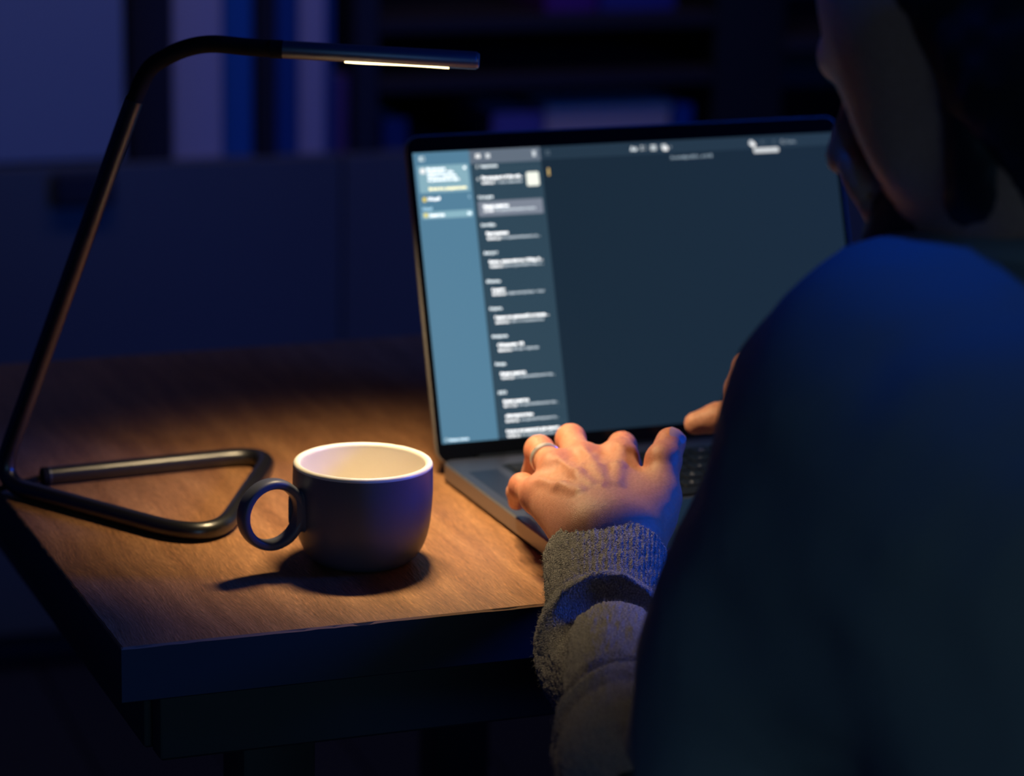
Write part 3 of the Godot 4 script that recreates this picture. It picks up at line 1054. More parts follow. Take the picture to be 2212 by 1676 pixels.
	# the list: title, right end, date, right end of date, summary, right end, centre heights
	var items := [
		["The passport of the old...", 56.6, 89.6, 208.5, "10.04.23", 66.5, "1 note attached", 88.4, 205.1],
		["Новая заметка", 56.2, 75.9, 187.5, "21:05", 63.6, "Нет дополнительного текста", 97.0, 184.3],
		["Программа", 56.2, 73.3, 166.9, "10.09.23", 67.3, "Нет дополнительного те...", 98.3, 163.5],
		["Книга, кухня мечты / Обед, К...", 56.3, 98.6, 145.9, "16.08.23", 66.6, "Дети групповой зоны, п...", 98.9, 142.7],
		["Сюжет", 56.1, 66.3, 125.3, "05.06.23", 66.7, "Один вечер был - 4 шт", 97.4, 122.1],
		["Гараж на дальней останов...", 56.2, 98.7, 104.5, "26.04.23", 67.0, "(лист со списком.com)", 94.3, 101.2],
		["Сборник 10", 56.2, 76.4, 84.0, "08.02.23", 66.7, "Игорь Терехов", 88.0, 80.5],
		["Новая заметка", 56.0, 75.7, 63.1, "15.01.23", 66.2, "Нет дополнительного тек...", 98.6, 60.0],
		["Новая заметка", 56.0, 75.8, 42.6, "02.11.22", 66.4, "Нет дополнительного тек...", 99.1, 39.3],
		["«Авторитетом»", 56.3, 78.4, 31.5, "02.09.22", 66.6, "Нет дополнительного те...", 97.9, 28.1],
		["Список материалов для проект...", 55.9, 99.8, 20.1, "10.06.22", 66.4, "Нет дополнительного те...", 99.4, 16.95],
	]
	for t in items:
		words(t[0], t[1], t[2], t[3], 2.15, W, d, true, 1.25)
		words(t[4], t[1] + 0.1, t[5], t[8], 1.9, W, d, true, 1.0)
		words(t[6], t[5] + 1.6, t[7], t[8], 1.8, col(206, 216, 222), d, false)
	words("22 сентября 2023 г., в 21:05", 211.1, 245.9, 216.3, 2.1, col(120, 134, 144), d, true)

func keys(o: Node3D) -> void:
	var rows := [
		["esc 1.5", "F1", "F2", "F3", "F4", "F5", "F6", "F7", "F8", "F9", "F10", "F11", "F12", " "],
		["` ", "1", "2", "3", "4", "5", "6", "7", "8", "9", "0", "-", "=", "delete 1.5"],
		["tab 1.5", "Q", "W", "E", "R", "T", "Y", "U", "I", "O", "P", "[", "]", "\\"],
		["caps 1.75", "A", "S", "D", "F", "G", "H", "J", "K", "L", ";", "'", "return 1.75"],
		["shift 2.25", "Z", "X", "C", "V", "B", "N", "M", ",", ".", "/", "shift 2.25"],
		["fn", "control", "option", "command 1.25", "  5", "command 1.25", "option", "<", "^", ">"],
	]
	var lm := mat(col(196, 198, 210), 0.5)
	var shapes := {}
	for r in 6:
		var x := 0.0397
		for k in rows[r]:
			var bits: PackedStringArray = k.split(" ")
			var w := float(bits[bits.size() - 1]) if bits.size() > 1 and bits[bits.size() - 1].is_valid_float() else 1.0
			var name_ := bits[0]
			if not shapes.has(w):
				shapes[w] = slab(round_rect(w * 0.00952 - 0.0012, 0.0083, 0.0018, 4), 0.0001, 0.0011, 0.0003)
			var key := obj("key", shapes[w], M.key, o)
			key.position = Vector3(x + w * 0.00952, DECK + 0.0001, 0.0345 + 0.019 * r)
			x += w * 0.01904
			if name_ == "":
				continue
			var t := TextMesh.new()
			t.font = font(false)
			t.font_size = 16
			t.pixel_size = 0.00022 if name_.length() < 3 else 0.00011
			t.depth = 0.0
			t.curve_step = 8.0
			t.text = name_
			var l := obj("legend", t, lm, key)
			l.transform = Transform3D(Basis(Vector3(1, 0, 0), Vector3(0, 0, -1), Vector3(0, 1, 0)), Vector3(0, 0.00115, 0.001))
# ==================================================================== person
func v3(a: float, b: float, c: float) -> Vector3:
	return Vector3(a, b, c)

func build_person() -> void:
	var o := thing("person", "person in a dark grey knit sweater leaning over the laptop, typing", "person", Vector3(0.33, 0, -1.5))
	var off := -o.position
	# ------------------------------------------------ left hand
	var W := v3(0.0620, 0.7820, -1.8850)
	var mi := v3(0.0728, 0.8050, -1.9850)
	var mm := v3(0.0480, 0.8035, -1.9780)
	var mr := v3(0.0307, 0.8020, -1.9630)
	var mp := v3(0.0187, 0.7890, -1.9450)
	var hand := [
		bone(v3(0.069, 0.746, -1.81), v3(0.072, 0.7815, -1.882), 0.015, 0.0180, 0.02),
		bone(v3(0.052, 0.745, -1.81), v3(0.052, 0.7800, -1.882), 0.015, 0.0175, 0.02),
		bone(v3(0.073, 0.7850, -1.885), mi, 0.0175, 0.0120, 0.016),
		bone(v3(0.064, 0.7880, -1.883), mm, 0.0175, 0.0120, 0.016),
		bone(v3(0.055, 0.7870, -1.880), mr, 0.0170, 0.0118, 0.016),
		bone(v3(0.048, 0.782, -1.876), mp, 0.0165, 0.0112, 0.016),
		bone(v3(0.083, 0.777, -1.890), v3(0.0985, 0.796, -1.927), 0.0170, 0.0122, 0.018),
		bone(v3(0.090, 0.785, -1.915), v3(0.0765, 0.793, -1.950), 0.0105, 0.0085, 0.022),
	]
	# knuckles
	for q in [mi, mm, mr, mp]:
		hand.append(bone(q + v3(0, 0.0024, 0.002), q + v3(0, 0.002, -0.004), 0.0108 if q != mp else 0.0100, 0.0098, 0.008))
	# fingers: proximal, middle, tip
	var fingers := [
		[mi, v3(0.0758, 0.8020, -2.0250), v3(0.0815, 0.7840, -2.0440), v3(0.0822, 0.7665, -2.0510), 0.0104, 0.0092, 0.0084, 0.0074],
		[mm, v3(0.0405, 0.8080, -2.0200), v3(0.0368, 0.7880, -2.0385), v3(0.0360, 0.7670, -2.0440), 0.0106, 0.0094, 0.0086, 0.0075],
		[mr, v3(0.0192, 0.8045, -2.0030), v3(0.0160, 0.7840, -2.0200), v3(0.0155, 0.7655, -2.0245), 0.0102, 0.0092, 0.0080, 0.0070],
		[mp, v3(0.0082, 0.7870, -1.9740), v3(0.0052, 0.7765, -1.9990), v3(0.0048, 0.7660, -2.0120), 0.0092, 0.0083, 0.0074, 0.0062],
	]
	for f in fingers:
		hand.append(bone(f[0], f[1], f[4], f[5], 0.006))
		hand.append(bone(f[1], f[2], f[5], f[6], 0.003))
		hand.append(bone(f[2], f[3], f[6], f[7], 0.003))
		hand.append(bone(f[1] + v3(0, 0.0012, 0), f[1] + v3(0, 0.0006, -0.002), f[5] + 0.0002, f[5], 0.004))
	# thumb
	var t0 := v3(0.0985, 0.7960, -1.9270)
	var t1 := v3(0.1005, 0.8135, -1.9520)
	var t2 := v3(0.1058, 0.8215, -1.9690)
	hand.append(bone(t0, t1, 0.0118, 0.0110, 0.007))
	hand.append(bone(t1, t2, 0.0110, 0.0103, 0.004))
	hand.append(bone(t1 + v3(0, 0.001, 0.001), t1, 0.0113, 0.0110, 0.004))
	# tendons and veins, laid on the skin found below them
	var lines := [
		[PackedVector2Array([Vector2(0.0485, -1.968), Vector2(0.055, -1.935), Vector2(0.060, -1.905)]), 0.0022, 0.007],
		[PackedVector2Array([Vector2(0.0725, -1.972), Vector2(0.0705, -1.94), Vector2(0.0685, -1.905)]), 0.0022, 0.007],
		[PackedVector2Array([Vector2(0.0325, -1.952), Vector2(0.043, -1.925), Vector2(0.052, -1.9)]), 0.0019, 0.007],
		[PackedVector2Array([Vector2(0.0210, -1.936), Vector2(0.033, -1.914), Vector2(0.044, -1.893)]), 0.0018, 0.007],
		[PackedVector2Array([Vector2(0.0585, -1.972), Vector2(0.0545, -1.955), Vector2(0.0465, -1.940), Vector2(0.0435, -1.918), Vector2(0.0455, -1.893)]), 0.0017, 0.0035],
		[PackedVector2Array([Vector2(0.0465, -1.940), Vector2(0.0390, -1.948)]), 0.0012, 0.003],
		[PackedVector2Array([Vector2(0.0635, -1.950), Vector2(0.0600, -1.925), Vector2(0.0585, -1.895)]), 0.0012, 0.003],
	]
	var raised := []
	for l in lines:
		var prev := Vector3.ZERO
		for k in l[0].size():
			var p := drop(l[0][k].x, l[0][k].y, hand) - v3(0, l[1] * 0.25, 0)
			if k > 0:
				raised.append(bone(prev, p, l[1], l[1], l[2]))
			prev = p
	hand.append_array(raised)
	# hollows between the knuckles and the crease of the thumb
	for pr in [[mi, mm], [mm, mr], [mr, mp]]:
		var mid: Vector3 = (pr[0] + pr[1]) * 0.5 + v3(0, 0.0196, 0.012)
		hand.append(bone(mid, mid + v3(0.004, 0.0015, 0.018), 0.0046, 0.0034, -0.014))
	var skin := nets(hand, v3(-0.012, 0.748, -2.066), v3(0.124, 0.84, -1.84), 0.0019)
	# ------------------------------------------------ right hand
	var rw := v3(0.2350, 0.8050, -2.0300)
	var rm := [v3(0.1730, 0.8340, -2.0820), v3(0.2000, 0.8300, -2.1000), v3(0.2170, 0.8200, -2.1100), v3(0.2330, 0.8080, -2.1120)]
	var rh := [
		bone(v3(0.265, 0.805, -1.95), rw, 0.027, 0.023, 0.02),
		bone(v3(0.2270, 0.808, -2.035), rm[0], 0.0175, 0.0125, 0.015), bone(v3(0.2320, 0.808, -2.035), rm[1], 0.0175, 0.012, 0.015),
		bone(v3(0.2380, 0.806, -2.035), rm[2], 0.0170, 0.0115, 0.015), bone(v3(0.2430, 0.803, -2.035), rm[3], 0.0165, 0.011, 0.015),
		bone(v3(0.2180, 0.799, -2.045), v3(0.1620, 0.8120, -2.0800), 0.0160, 0.0118, 0.016),
		bone(v3(0.1620, 0.8120, -2.0800), v3(0.1440, 0.8095, -2.0800), 0.0112, 0.0105, 0.006),
		bone(v3(0.1440, 0.8095, -2.0800), v3(0.1285, 0.8055, -2.0790), 0.0106, 0.0082, 0.004),
	]
	for k in 4:
		var a: Vector3 = rm[k]
		var b := a + v3(-0.008 + 0.004 * k, 0.004, -0.036)
		var c := b + v3(-0.005 + 0.003 * k, -0.020, -0.014)
		var d := c + v3(-0.001, -0.018, -0.005)
		rh.append(bone(a, b, 0.0102, 0.0090, 0.006))
		rh.append(bone(b, c, 0.0090, 0.0082, 0.003))
		rh.append(bone(c, d, 0.0082, 0.0072, 0.003))
	skin.add(nets(rh, v3(0.108, 0.745, -2.205), v3(0.285, 0.86, -1.96), 0.0028))
	# ------------------------------------------------ head and neck
	var F := v3(-0.80, -0.21, -0.56).normalized()
	var U := (Vector3.UP - F * F.y).normalized()
	var L := U.cross(F)
	var hc := v3(0.1674, 1.0724, -1.6395) - F * 0.1225 + U * 0.031
	var hp := func(f: float, u: float, l: float) -> Vector3: return hc + F * f + U * u + L * l
	var head := [
		bone(hp.call(-0.035, 0.045, 0.0), hp.call(0.03, 0.05, 0.0), 0.079, 0.074, 0.03),
		bone(hp.call(0.040, 0.0, 0.015), hp.call(0.040, 0.0, -0.015), 0.046, 0.046, 0.03),
		bone(hp.call(0.035, -0.03, 0.0), hp.call(0.081, -0.078, 0.0), 0.044, 0.0200, 0.025),
		bone(hp.call(-0.005, -0.055, 0.045), hp.call(0.070, -0.086, 0.014), 0.022, 0.018, 0.025),
		bone(hp.call(-0.005, -0.055, -0.045), hp.call(0.070, -0.086, -0.014), 0.022, 0.018, 0.025),
		bone(hp.call(0.0960, 0.004, 0.0), hp.call(0.112, -0.031, 0.0), 0.0075, 0.0105, 0.008),
		bone(hp.call(0.101, -0.036, 0.011), hp.call(0.098, -0.036, -0.011), 0.0085, 0.0085, 0.007),
		bone(hp.call(0.101, 0.023, 0.0), hp.call(0.085, 0.023, 0.026), 0.0145, 0.0125, 0.010),
		bone(hp.call(0.101, 0.023, 0.0), hp.call(0.085, 0.023, -0.026), 0.0145, 0.0125, 0.010),
		bone(hp.call(0.054, -0.018, 0.035), hp.call(0.050, -0.03, 0.039), 0.017, 0.018, 0.02),
		bone(hp.call(0.054, -0.018, -0.035), hp.call(0.050, -0.03, -0.039), 0.017, 0.018, 0.02),
		bone(hp.call(0.096, -0.047, 0.012), hp.call(0.096, -0.047, -0.012), 0.0090, 0.0090, 0.008),
		bone(hp.call(0.091, -0.059, 0.010), hp.call(0.091, -0.059, -0.010), 0.0085, 0.0085, 0.007),
		bone(hp.call(0.063, 0.003, 0.031), hp.call(0.064, 0.003, 0.031), 0.0125, 0.0125, 0.006),
		bone(hp.call(0.063, 0.003, -0.031), hp.call(0.064, 0.003, -0.031), 0.0125, 0.0125, 0.006),
		bone(hp.call(-0.012, 0.020, 0.074), hp.call(-0.018, -0.018, 0.071), 0.0060, 0.0050, 0.006),
		bone(hp.call(-0.022, 0.020, 0.078), hp.call(-0.026, -0.005, 0.075), 0.0065, 0.0055, 0.006),
		bone(hp.call(-0.012, 0.020, -0.074), hp.call(-0.018, -0.018, -0.071), 0.0060, 0.0050, 0.006),
		bone(hp.call(-0.022, 0.020, -0.078), hp.call(-0.026, -0.005, -0.075), 0.0065, 0.0055, 0.006),
		bone(hp.call(-0.03, -0.02, 0.0), v3(0.2950, 1.0050, -1.5550), 0.058, 0.064, 0.04),
		bone(hp.call(0.0915, -0.0525, 0.016), hp.call(0.0915, -0.0525, -0.016), 0.002, 0.002, -0.004),
	]
	skin.add(nets(head, v3(0.12, 0.96, -1.74), v3(0.44, 1.29, -1.38), 0.0045))
	# ------------------------------------------------ trunk, arms and legs under the clothes
	var SL := v3(0.1784, 0.9800, -1.5568)
	var EL := v3(0.1200, 0.7450, -1.5850)
	var SR := v3(0.5100, 0.9650, -1.6900)
	var ER := v3(0.4700, 0.7700, -1.8000)
	var CH := v3(0.3300, 0.9000, -1.5700)
	var PE := v3(0.3900, 0.5600, -1.4300)
	var trunk := [
		bone(v3(0.295, 1.02, -1.556), CH, 0.055, 0.10, 0.05),
		bone(CH + v3(-0.06, 0.02, 0.02), CH + v3(0.08, 0.0, -0.04), 0.105, 0.105, 0.05),
		bone(CH + v3(-0.04, -0.04, 0.02), PE + v3(-0.06, 0.02, 0.03), 0.100, 0.100, 0.06),
		bone(CH + v3(0.07, -0.04, -0.03), PE + v3(0.06, 0.02, -0.03), 0.100, 0.100, 0.06),
		bone(SL + v3(0.04, -0.03, 0), EL, 0.050, 0.036, 0.04), bone(EL, v3(0.060, 0.745, -1.80), 0.026, 0.014, 0.02),
		bone(SR, ER, 0.050, 0.038, 0.04), bone(ER, rw, 0.036, 0.022, 0.02),
		bone(SL + v3(0.04, -0.03, 0), v3(0.29, 0.99, -1.58), 0.05, 0.05, 0.04), bone(SR, v3(0.31, 1.0, -1.59), 0.05, 0.05, 0.04),
	]
	skin.add(nets(trunk, v3(0.0, 0.42, -2.07), v3(0.64, 1.1, -1.25), 0.014))
	# redder skin over the joints
	var joints := [mi, mm, mr, mp, fingers[0][1], fingers[1][1], fingers[2][1], fingers[3][1], t1, t2]
	skin.tint.resize(skin.v.size())
	for k in skin.v.size():
		var red := 0.0
		if skin.v[k].x < 0.13 and skin.v[k].z < -1.85:
			for j in joints:
				red = maxf(red, 1.0 - skin.v[k].distance_to(j) / 0.021)
		skin.tint[k] = Color(1, 1, 1).lerp(Color(0.98, 0.70, 0.62), clampf(red * 1.3, 0.0, 0.75))
		skin.v[k] += off
	obj("body", skin.mesh(), M.skin, o)
	# thumb nail
	var nd := (v3(0.0, 1.36, 0.0) - t2).normalized()
	var tn := (t2 - t1).normalized()
	nd = (nd - tn * nd.dot(tn)).normalized()
	var ns := tn.cross(nd)
	nd = (nd + Vector3(0.42, 0.1, 0) - tn * tn.dot(Vector3(0.42, 0.1, 0))).normalized()
	ns = tn.cross(nd)
	var ng := Geo.new()
	for iy in 9:
		for ix in 9:
			var x := (ix / 4.0 - 1.0)
			var y := (iy / 4.0 - 1.0)
			var sq := Vector2(x * sqrt(1.0 - 0.32 * y * y), y * sqrt(1.0 - 0.32 * x * x))
			var lift := 0.0106 - 0.0016 * sq.x * sq.x - (0.0030 * sq.y * sq.y if sq.y > 0.0 else 0.0004 * sq.y * sq.y)
			ng.v.append(t2 + off + tn * (0.0002 + sq.y * 0.0062) + ns * sq.x * 0.0066 + nd * lift)
	for iy in 8:
		for ix in 8:
			var a := iy * 9 + ix
			ng.quad(a, a + 9, a + 10, a + 1)
	obj("thumb_nail", ng.mesh(), M.nail, o)
	# hair
	var hair := [
		bone(hp.call(-0.037, 0.052, 0.0), hp.call(0.018, 0.066, 0.0), 0.083, 0.072, 0.03),
		bone(hp.call(-0.05, 0.01, 0.025), hp.call(-0.06, -0.03, 0.0), 0.056, 0.048, 0.03),
		bone(hp.call(-0.05, 0.01, -0.025), hp.call(-0.06, -0.03, 0.0), 0.056, 0.048, 0.03),
	]
	for s in [-1.0, 1.0]:  # carried over temple, ear and nape to darken the head
		hair.append(bone(hp.call(-0.035, 0.0, 0.050 * s), hp.call(-0.045, -0.075, 0.035 * s), 0.036, 0.034, 0.02))
		hair.append(bone(hp.call(0.004, 0.05, 0.058 * s), hp.call(-0.012, 0.0, 0.062 * s), 0.022, 0.020, 0.02))
	var hn := FastNoiseLite.new()
	hn.frequency = 60.0
	hn.seed = 4
	var hg := nets(hair, v3(0.13, 1.04, -1.72), v3(0.42, 1.30, -1.40), 0.005, hn, 0.003)
	for k in hg.v.size():
		hg.v[k] += off
	obj("hair", hg.mesh(), M.hair, o)
	# beard on jaw and cheeks, its dark colour also standing in for face shade
	var beard_shade := [
		bone(hp.call(0.035, -0.03, 0.0), hp.call(0.081, -0.078, 0.0), 0.0462, 0.0222, 0.025),
		bone(hp.call(-0.005, -0.055, 0.045), hp.call(0.070, -0.086, 0.014), 0.0242, 0.0202, 0.025),
		bone(hp.call(-0.005, -0.055, -0.045), hp.call(0.070, -0.086, -0.014), 0.0242, 0.0202, 0.025),
		bone(hp.call(0.004, 0.03, 0.068), hp.call(0.0, -0.05, 0.052), 0.010, 0.018, 0.02),
		bone(hp.call(0.004, 0.03, -0.068), hp.call(0.0, -0.05, -0.052), 0.010, 0.018, 0.02),
		bone(hp.call(0.085, -0.002, 0.06), hp.call(0.085, -0.002, -0.06), 0.044, 0.044, -0.008),
	]
	var bg := nets(beard_shade, v3(0.13, 0.98, -1.74), v3(0.40, 1.2, -1.40), 0.0045, hn, 0.0015)
	for k in bg.v.size():
		bg.v[k] += off
	obj("beard_shade", bg.mesh(), M.hair, o)
	# ------------------------------------------------ sweater
	var sw := [
		bone(v3(0.305, 0.995, -1.556), v3(0.33, 0.90, -1.57), 0.072, 0.112, 0.05),
		bone(CH + v3(-0.06, 0.01, 0.02), CH + v3(0.08, 0.0, -0.04), 0.118, 0.118, 0.05),
		bone(CH + v3(-0.04, -0.04, 0.02), PE + v3(-0.06, 0.02, 0.03), 0.118, 0.116, 0.06),
		bone(CH + v3(0.07, -0.04, -0.03), PE + v3(0.06, 0.02, -0.03), 0.118, 0.116, 0.06),
		bone(v3(0.1982, 0.9652, -1.5501), v3(0.1778, 0.9072, -1.5558), 0.066, 0.066, 0.05),
		bone(v3(0.1778, 0.9072, -1.5558), v3(0.1503, 0.8288, -1.5667), 0.066, 0.064, 0.04),
		bone(v3(0.1503, 0.8288, -1.5667), v3(0.1187, 0.7426, -1.5755), 0.064, 0.060, 0.04),
		bone(v3(0.1982, 0.9652, -1.5501), v3(0.292, 0.992, -1.575), 0.066, 0.060, 0.05),
		bone(v3(0.284, 0.893, -1.512), v3(0.39, 0.905, -1.515), 0.131, 0.131, 0.07),
		bone(SR, ER, 0.066, 0.052, 0.05), bone(ER, rw + v3(0.008, 0, 0.03), 0.050, 0.034, 0.03),
		bone(SR, v3(0.31, 1.0, -1.59), 0.062, 0.062, 0.05),
	]
	var wn := FastNoiseLite.new()
	wn.frequency = 11.0
	wn.fractal_octaves = 2
	wn.seed = 9
	var sg := nets(sw, v3(0.0, 0.40, -2.07), v3(0.66, 1.12, -1.22), 0.010, wn, 0.006)
	for k in sg.v.size():
		sg.v[k] += off
	obj("sweater", sg.mesh(), M.wool_plain, o)
	# collar: a rolled band round the neck
	var cp := PackedVector3Array()
	var cn := (hp.call(-0.03, -0.02, 0.0) - v3(0.2950, 1.0050, -1.5550)).normalized() as Vector3
	var cx := cn.cross(v3(0, 0, 1)).normalized()
	var cy := cn.cross(cx)
	for k in 41:
		var a := TAU * k / 40.0
		cp.append(v3(0.289, 1.052, -1.558) + off + cx * cos(a) * 0.067 + cy * sin(a) * 0.067)
	obj("collar", sweep(cp, PackedFloat32Array([0.010]), 12, false).mesh(), M.wool_plain, o)
	sleeve(o, off)
	# trousers and legs down to the floor
	var leg := []
	for s in [-1.0, 1.0]:
		var hip := PE + v3(0.09 * s, -0.05, -0.035 * s)
		var knee := v3(0.24 + 0.17 * s, 0.50, -1.86 - 0.07 * s)
		leg.append(bone(PE + v3(0.0, -0.02, 0.0), hip, 0.11, 0.095, 0.05))
		leg.append(bone(hip, knee, 0.088, 0.066, 0.04))
		leg.append(bone(knee, v3(knee.x + 0.03, 0.10, knee.z + 0.02), 0.064, 0.048, 0.03))
		leg.append(bone(v3(knee.x + 0.03, 0.045, knee.z + 0.03), v3(knee.x - 0.03, 0.03, knee.z - 0.12), 0.042, 0.03, 0.03))
	var tg := nets(leg, v3(-0.05, -0.01, -2.12), v3(0.62, 0.66, -1.22), 0.014)
	for k in tg.v.size():
		tg.v[k] += off
	obj("trousers", tg.mesh(), M.cloth, o)
	# ------------------------------------------------ the ring, held on the ring finger
	var f2: Array = fingers[2]
	var ra: Vector3 = f2[0]
	var rb: Vector3 = f2[1]
	var ax := (rb - ra).normalized()
	var rc := ra.lerp(rb, 0.60)
	var rr := lerpf(0.0100, 0.0088, 0.60)
	var ring := thing("ring", "silver band ring on the ring finger of the typing hand", "ring", rc)
	var rx := ax.cross(Vector3.UP).normalized()
	var ry := ax.cross(rx)
	var gg := Geo.new()
	var sec := [Vector2(0.0002, -0.0026), Vector2(0.0011, -0.0026), Vector2(0.0016, -0.0021), Vector2(0.00165, 0.0), Vector2(0.0016, 0.0021), Vector2(0.0011, 0.0026), Vector2(0.0002, 0.0026), Vector2(-0.0001, 0.0)]
	for s in 72:
		var a := TAU * s / 72
		for q in sec.size():
			var bump := 0.0
			if q == 3:
				bump = -0.0003 if (s / 3) % 2 == 0 else 0.0001
			gg.v.append((rx * cos(a) + ry * sin(a)) * (rr + sec[q].x + bump) + ax * sec[q].y)
	for s in 72:
		for q in 8:
			gg.quad(s * 8 + q, s * 8 + (q + 1) % 8, ((s + 1) % 72) * 8 + (q + 1) % 8, ((s + 1) % 72) * 8 + q)
	obj("band", gg.mesh(30.0), M.silver, ring)

# one ring of the sleeve: centre, half width, the reach of its top and of its bottom
func sleeve_ring(c: Vector3, hw: float, top: Vector3, low: Vector3, n: int, dz: Callable) -> PackedVector3Array:
	var X := v3(1, 0, 0.05).normalized()
	var o := PackedVector3Array()
	for k in n:
		var a := TAU * k / n
		var s := sin(a)
		var e := X * cos(a) * hw + (top * s if s > 0.0 else low * -s)
		var d: float = dz.call(a)
		o.append(c + e * (1.0 + d / e.length()))
	return o

func ring_mesh(rings: Array, n: int) -> Geo:
	var g := Geo.new()
	for r in rings:
		g.v.append_array(r)
	for k in rings.size() - 1:
		for s in n:
			var s2 := (s + 1) % n
			g.quad(k * n + s, k * n + s2, (k + 1) * n + s2, (k + 1) * n + s)
	return g

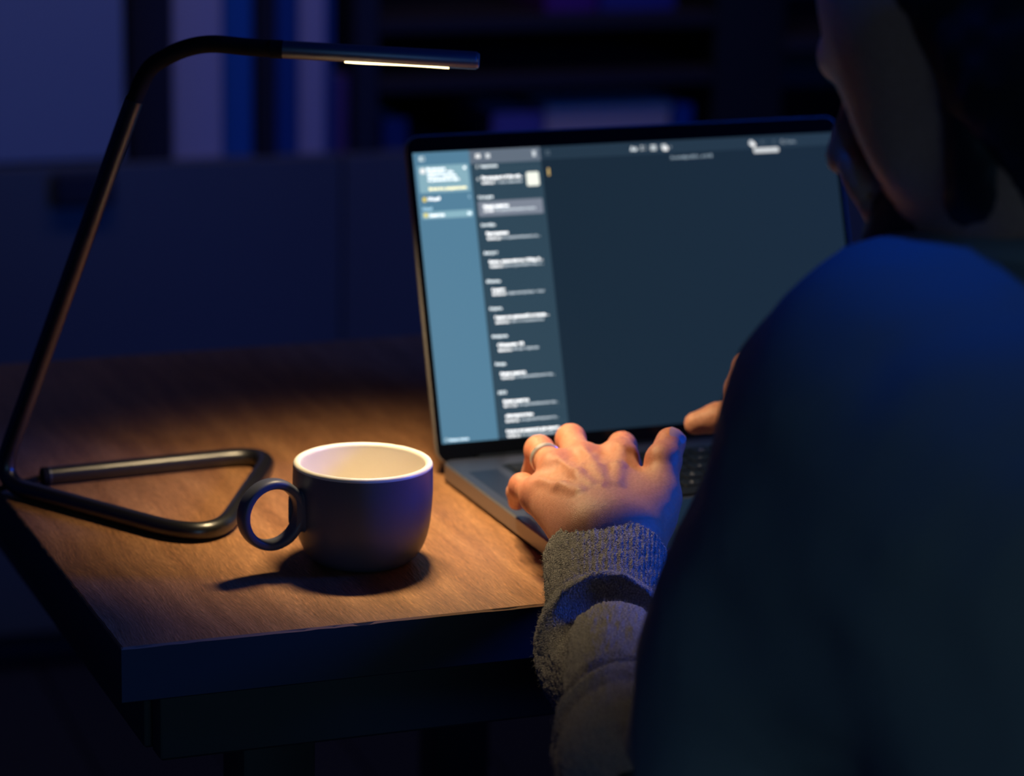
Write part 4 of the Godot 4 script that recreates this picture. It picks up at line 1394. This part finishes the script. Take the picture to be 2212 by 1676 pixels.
func sleeve(o: Node3D, off: Vector3) -> void:
	# cuff: ribbed knit with a folded front edge
	var nz := FastNoiseLite.new()
	nz.frequency = 1.0
	nz.seed = 31
	nz.fractal_octaves = 2
	var n := 464
	var rings := []
	var path := [[0.06, -0.0045], [0.015, -0.0042], [-0.009, -0.0028], [-0.018, -0.0012], [-0.009, 0.0]]
	for k in 46:
		path.append([0.012 + k * 0.0225, 0.0])
	var c0 := v3(0.0612, 0.7733, -1.8638) + off
	var c1 := v3(0.0606, 0.7508, -1.8136) + off
	for k in path.size():
		var t: float = path[k][0]
		var dr: float = path[k][1]
		var bump := func(a: float) -> float:
			var rib := cos(a * 60.0)
			return dr + 0.00024 * rib + 0.0006 * nz.get_noise_2d(a * 95.0, t * 100.0) + 0.0008 * nz.get_noise_2d(a * 4.0, t * 4.0)
		rings.append(sleeve_ring(c0.lerp(c1, t), 0.0393 - 0.003 * t, v3(0.001, 0.0268, -0.002), v3(0, -0.024 - 0.004 * t, 0.004), n, bump))
	var cuff := obj("cuff", ring_mesh(rings, n).mesh(), M.wool, o)
	fuzz(cuff, 5200, 0.0022)
	# forearm: bunched folds, ring after ring from the cuff to the elbow
	var prof := [
		[v3(0.0592, 0.7652, -1.8012), 0.0336, v3(0.0015, 0.0109, -0.0162), v3(0.0000, -0.0199, 0.0206)],
		[v3(0.0587, 0.7492, -1.7868), 0.0396, v3(0.0023, 0.0327, -0.0239), v3(0.0003, -0.0334, 0.0473)],
		[v3(0.0591, 0.7425, -1.7717), 0.0422, v3(0.0024, 0.0414, -0.0271), v3(0.0011, -0.0368, 0.0522)],
		[v3(0.0607, 0.7429, -1.7581), 0.0357, v3(0.0019, 0.0287, -0.0376), v3(-0.0004, -0.0364, 0.0559)],
		[v3(0.0631, 0.7454, -1.7471), 0.0324, v3(0.0018, 0.0172, -0.0411), v3(-0.0009, -0.0341, 0.0495)],
		[v3(0.0664, 0.7465, -1.7357), 0.0325, v3(-0.0005, 0.0285, -0.0399), v3(-0.0005, -0.0338, 0.0494)],
		[v3(0.0696, 0.7455, -1.7064), 0.0353, v3(-0.0015, 0.0307, -0.0230), v3(-0.0002, -0.0318, 0.0372)],
		[v3(0.0725, 0.7468, -1.6718), 0.0386, v3(-0.0014, 0.0255, -0.0194), v3(-0.0001, -0.0329, 0.0317)],
		[v3(0.0746, 0.7451, -1.6539), 0.0390, v3(-0.0011, 0.0233, -0.0269), v3(-0.0002, -0.0299, 0.0309)],
		[v3(0.0774, 0.7379, -1.6288), 0.0508, v3(-0.0051, 0.0355, -0.0347), v3(-0.0012, -0.0320, 0.0373)],
		[v3(0.0786, 0.7366, -1.6110), 0.0480, v3(-0.0046, 0.0325, -0.0351), v3(-0.0005, -0.0290, 0.0365)],
		[v3(0.0798, 0.7329, -1.5926), 0.0516, v3(-0.0058, 0.0390, -0.0414), v3(-0.0010, -0.0285, 0.0364)],
		[v3(0.0829, 0.7358, -1.5584), 0.0505, v3(-0.0068, 0.0307, -0.0311), v3(-0.0004, -0.0250, 0.0297)],
		[v3(0.0900, 0.7368, -1.5237), 0.0368, v3(-0.0046, 0.0198, -0.0225), v3(-0.0002, -0.0169, 0.0160)],
	]
	rings = []
	var m := 200
	for k in prof.size() - 1:
		for s in 8:
			var t := s / 8.0
			var a0: Array = prof[maxi(k - 1, 0)]
			var a1: Array = prof[k]
			var a2: Array = prof[k + 1]
			var a3: Array = prof[mini(k + 2, prof.size() - 1)]
			var at := k + t
			var bump2 := func(a: float) -> float:
				return 0.0016 * nz.get_noise_2d(cos(a) * 1.6 + 5.0, sin(a) * 1.6 + at * 0.5) + 0.0011 * nz.get_noise_2d(a * 16.0, at * 4.0) + 0.0012 * nz.get_noise_2d(a * 2.5 + 40.0, at * 3.2)
			rings.append(sleeve_ring(a1[0].cubic_interpolate(a2[0], a0[0], a3[0], t) + off, cubic_interpolate(a1[1], a2[1], a0[1], a3[1], t), a1[2].cubic_interpolate(a2[2], a0[2], a3[2], t), a1[3].cubic_interpolate(a2[3], a0[3], a3[3], t), m, bump2))
	var slv := obj("sleeve", ring_mesh(rings, m).mesh(), M.wool, o)
	fuzz(slv, 9000, 0.0026)

func fuzz(on: MeshInstance3D, count: int, length: float) -> void:
	# loose wool fibres standing off the knit
	var ar: Array = on.mesh.surface_get_arrays(0)
	var v: PackedVector3Array = ar[Mesh.ARRAY_VERTEX]
	var nn: PackedVector3Array = ar[Mesh.ARRAY_NORMAL]
	var fib := sweep(smooth_path(PackedVector3Array([Vector3.ZERO, Vector3(0.05, 0.4, 0), Vector3(-0.08, 0.75, 0.1), Vector3(0.15, 1.0, 0.0)]), 2), PackedFloat32Array([0.034, 0.032, 0.03, 0.028, 0.025, 0.02, 0.012]), 3, false).mesh()
	var mm := MultiMesh.new()
	mm.transform_format = MultiMesh.TRANSFORM_3D
	mm.mesh = fib
	mm.instance_count = count
	for k in count:
		var at := rng.randi_range(0, v.size() - 1)
		var up := (nn[at] + Vector3(rng.randfn(), rng.randfn(), rng.randfn()) * 0.55).normalized()
		var x := up.cross(Vector3(rng.randfn(), rng.randfn(), rng.randfn())).normalized()
		var s := length * rng.randf_range(0.5, 1.3)
		mm.set_instance_transform(k, Transform3D(Basis(x * s, up * s, x.cross(up) * s), v[at] - nn[at] * 0.0003))
	var o := MultiMeshInstance3D.new()
	o.name = "wool_fuzz"
	o.multimesh = mm
	o.material_override = M.fuzz
	o.set_meta("kind", "stuff")
	on.add_child(o, true)
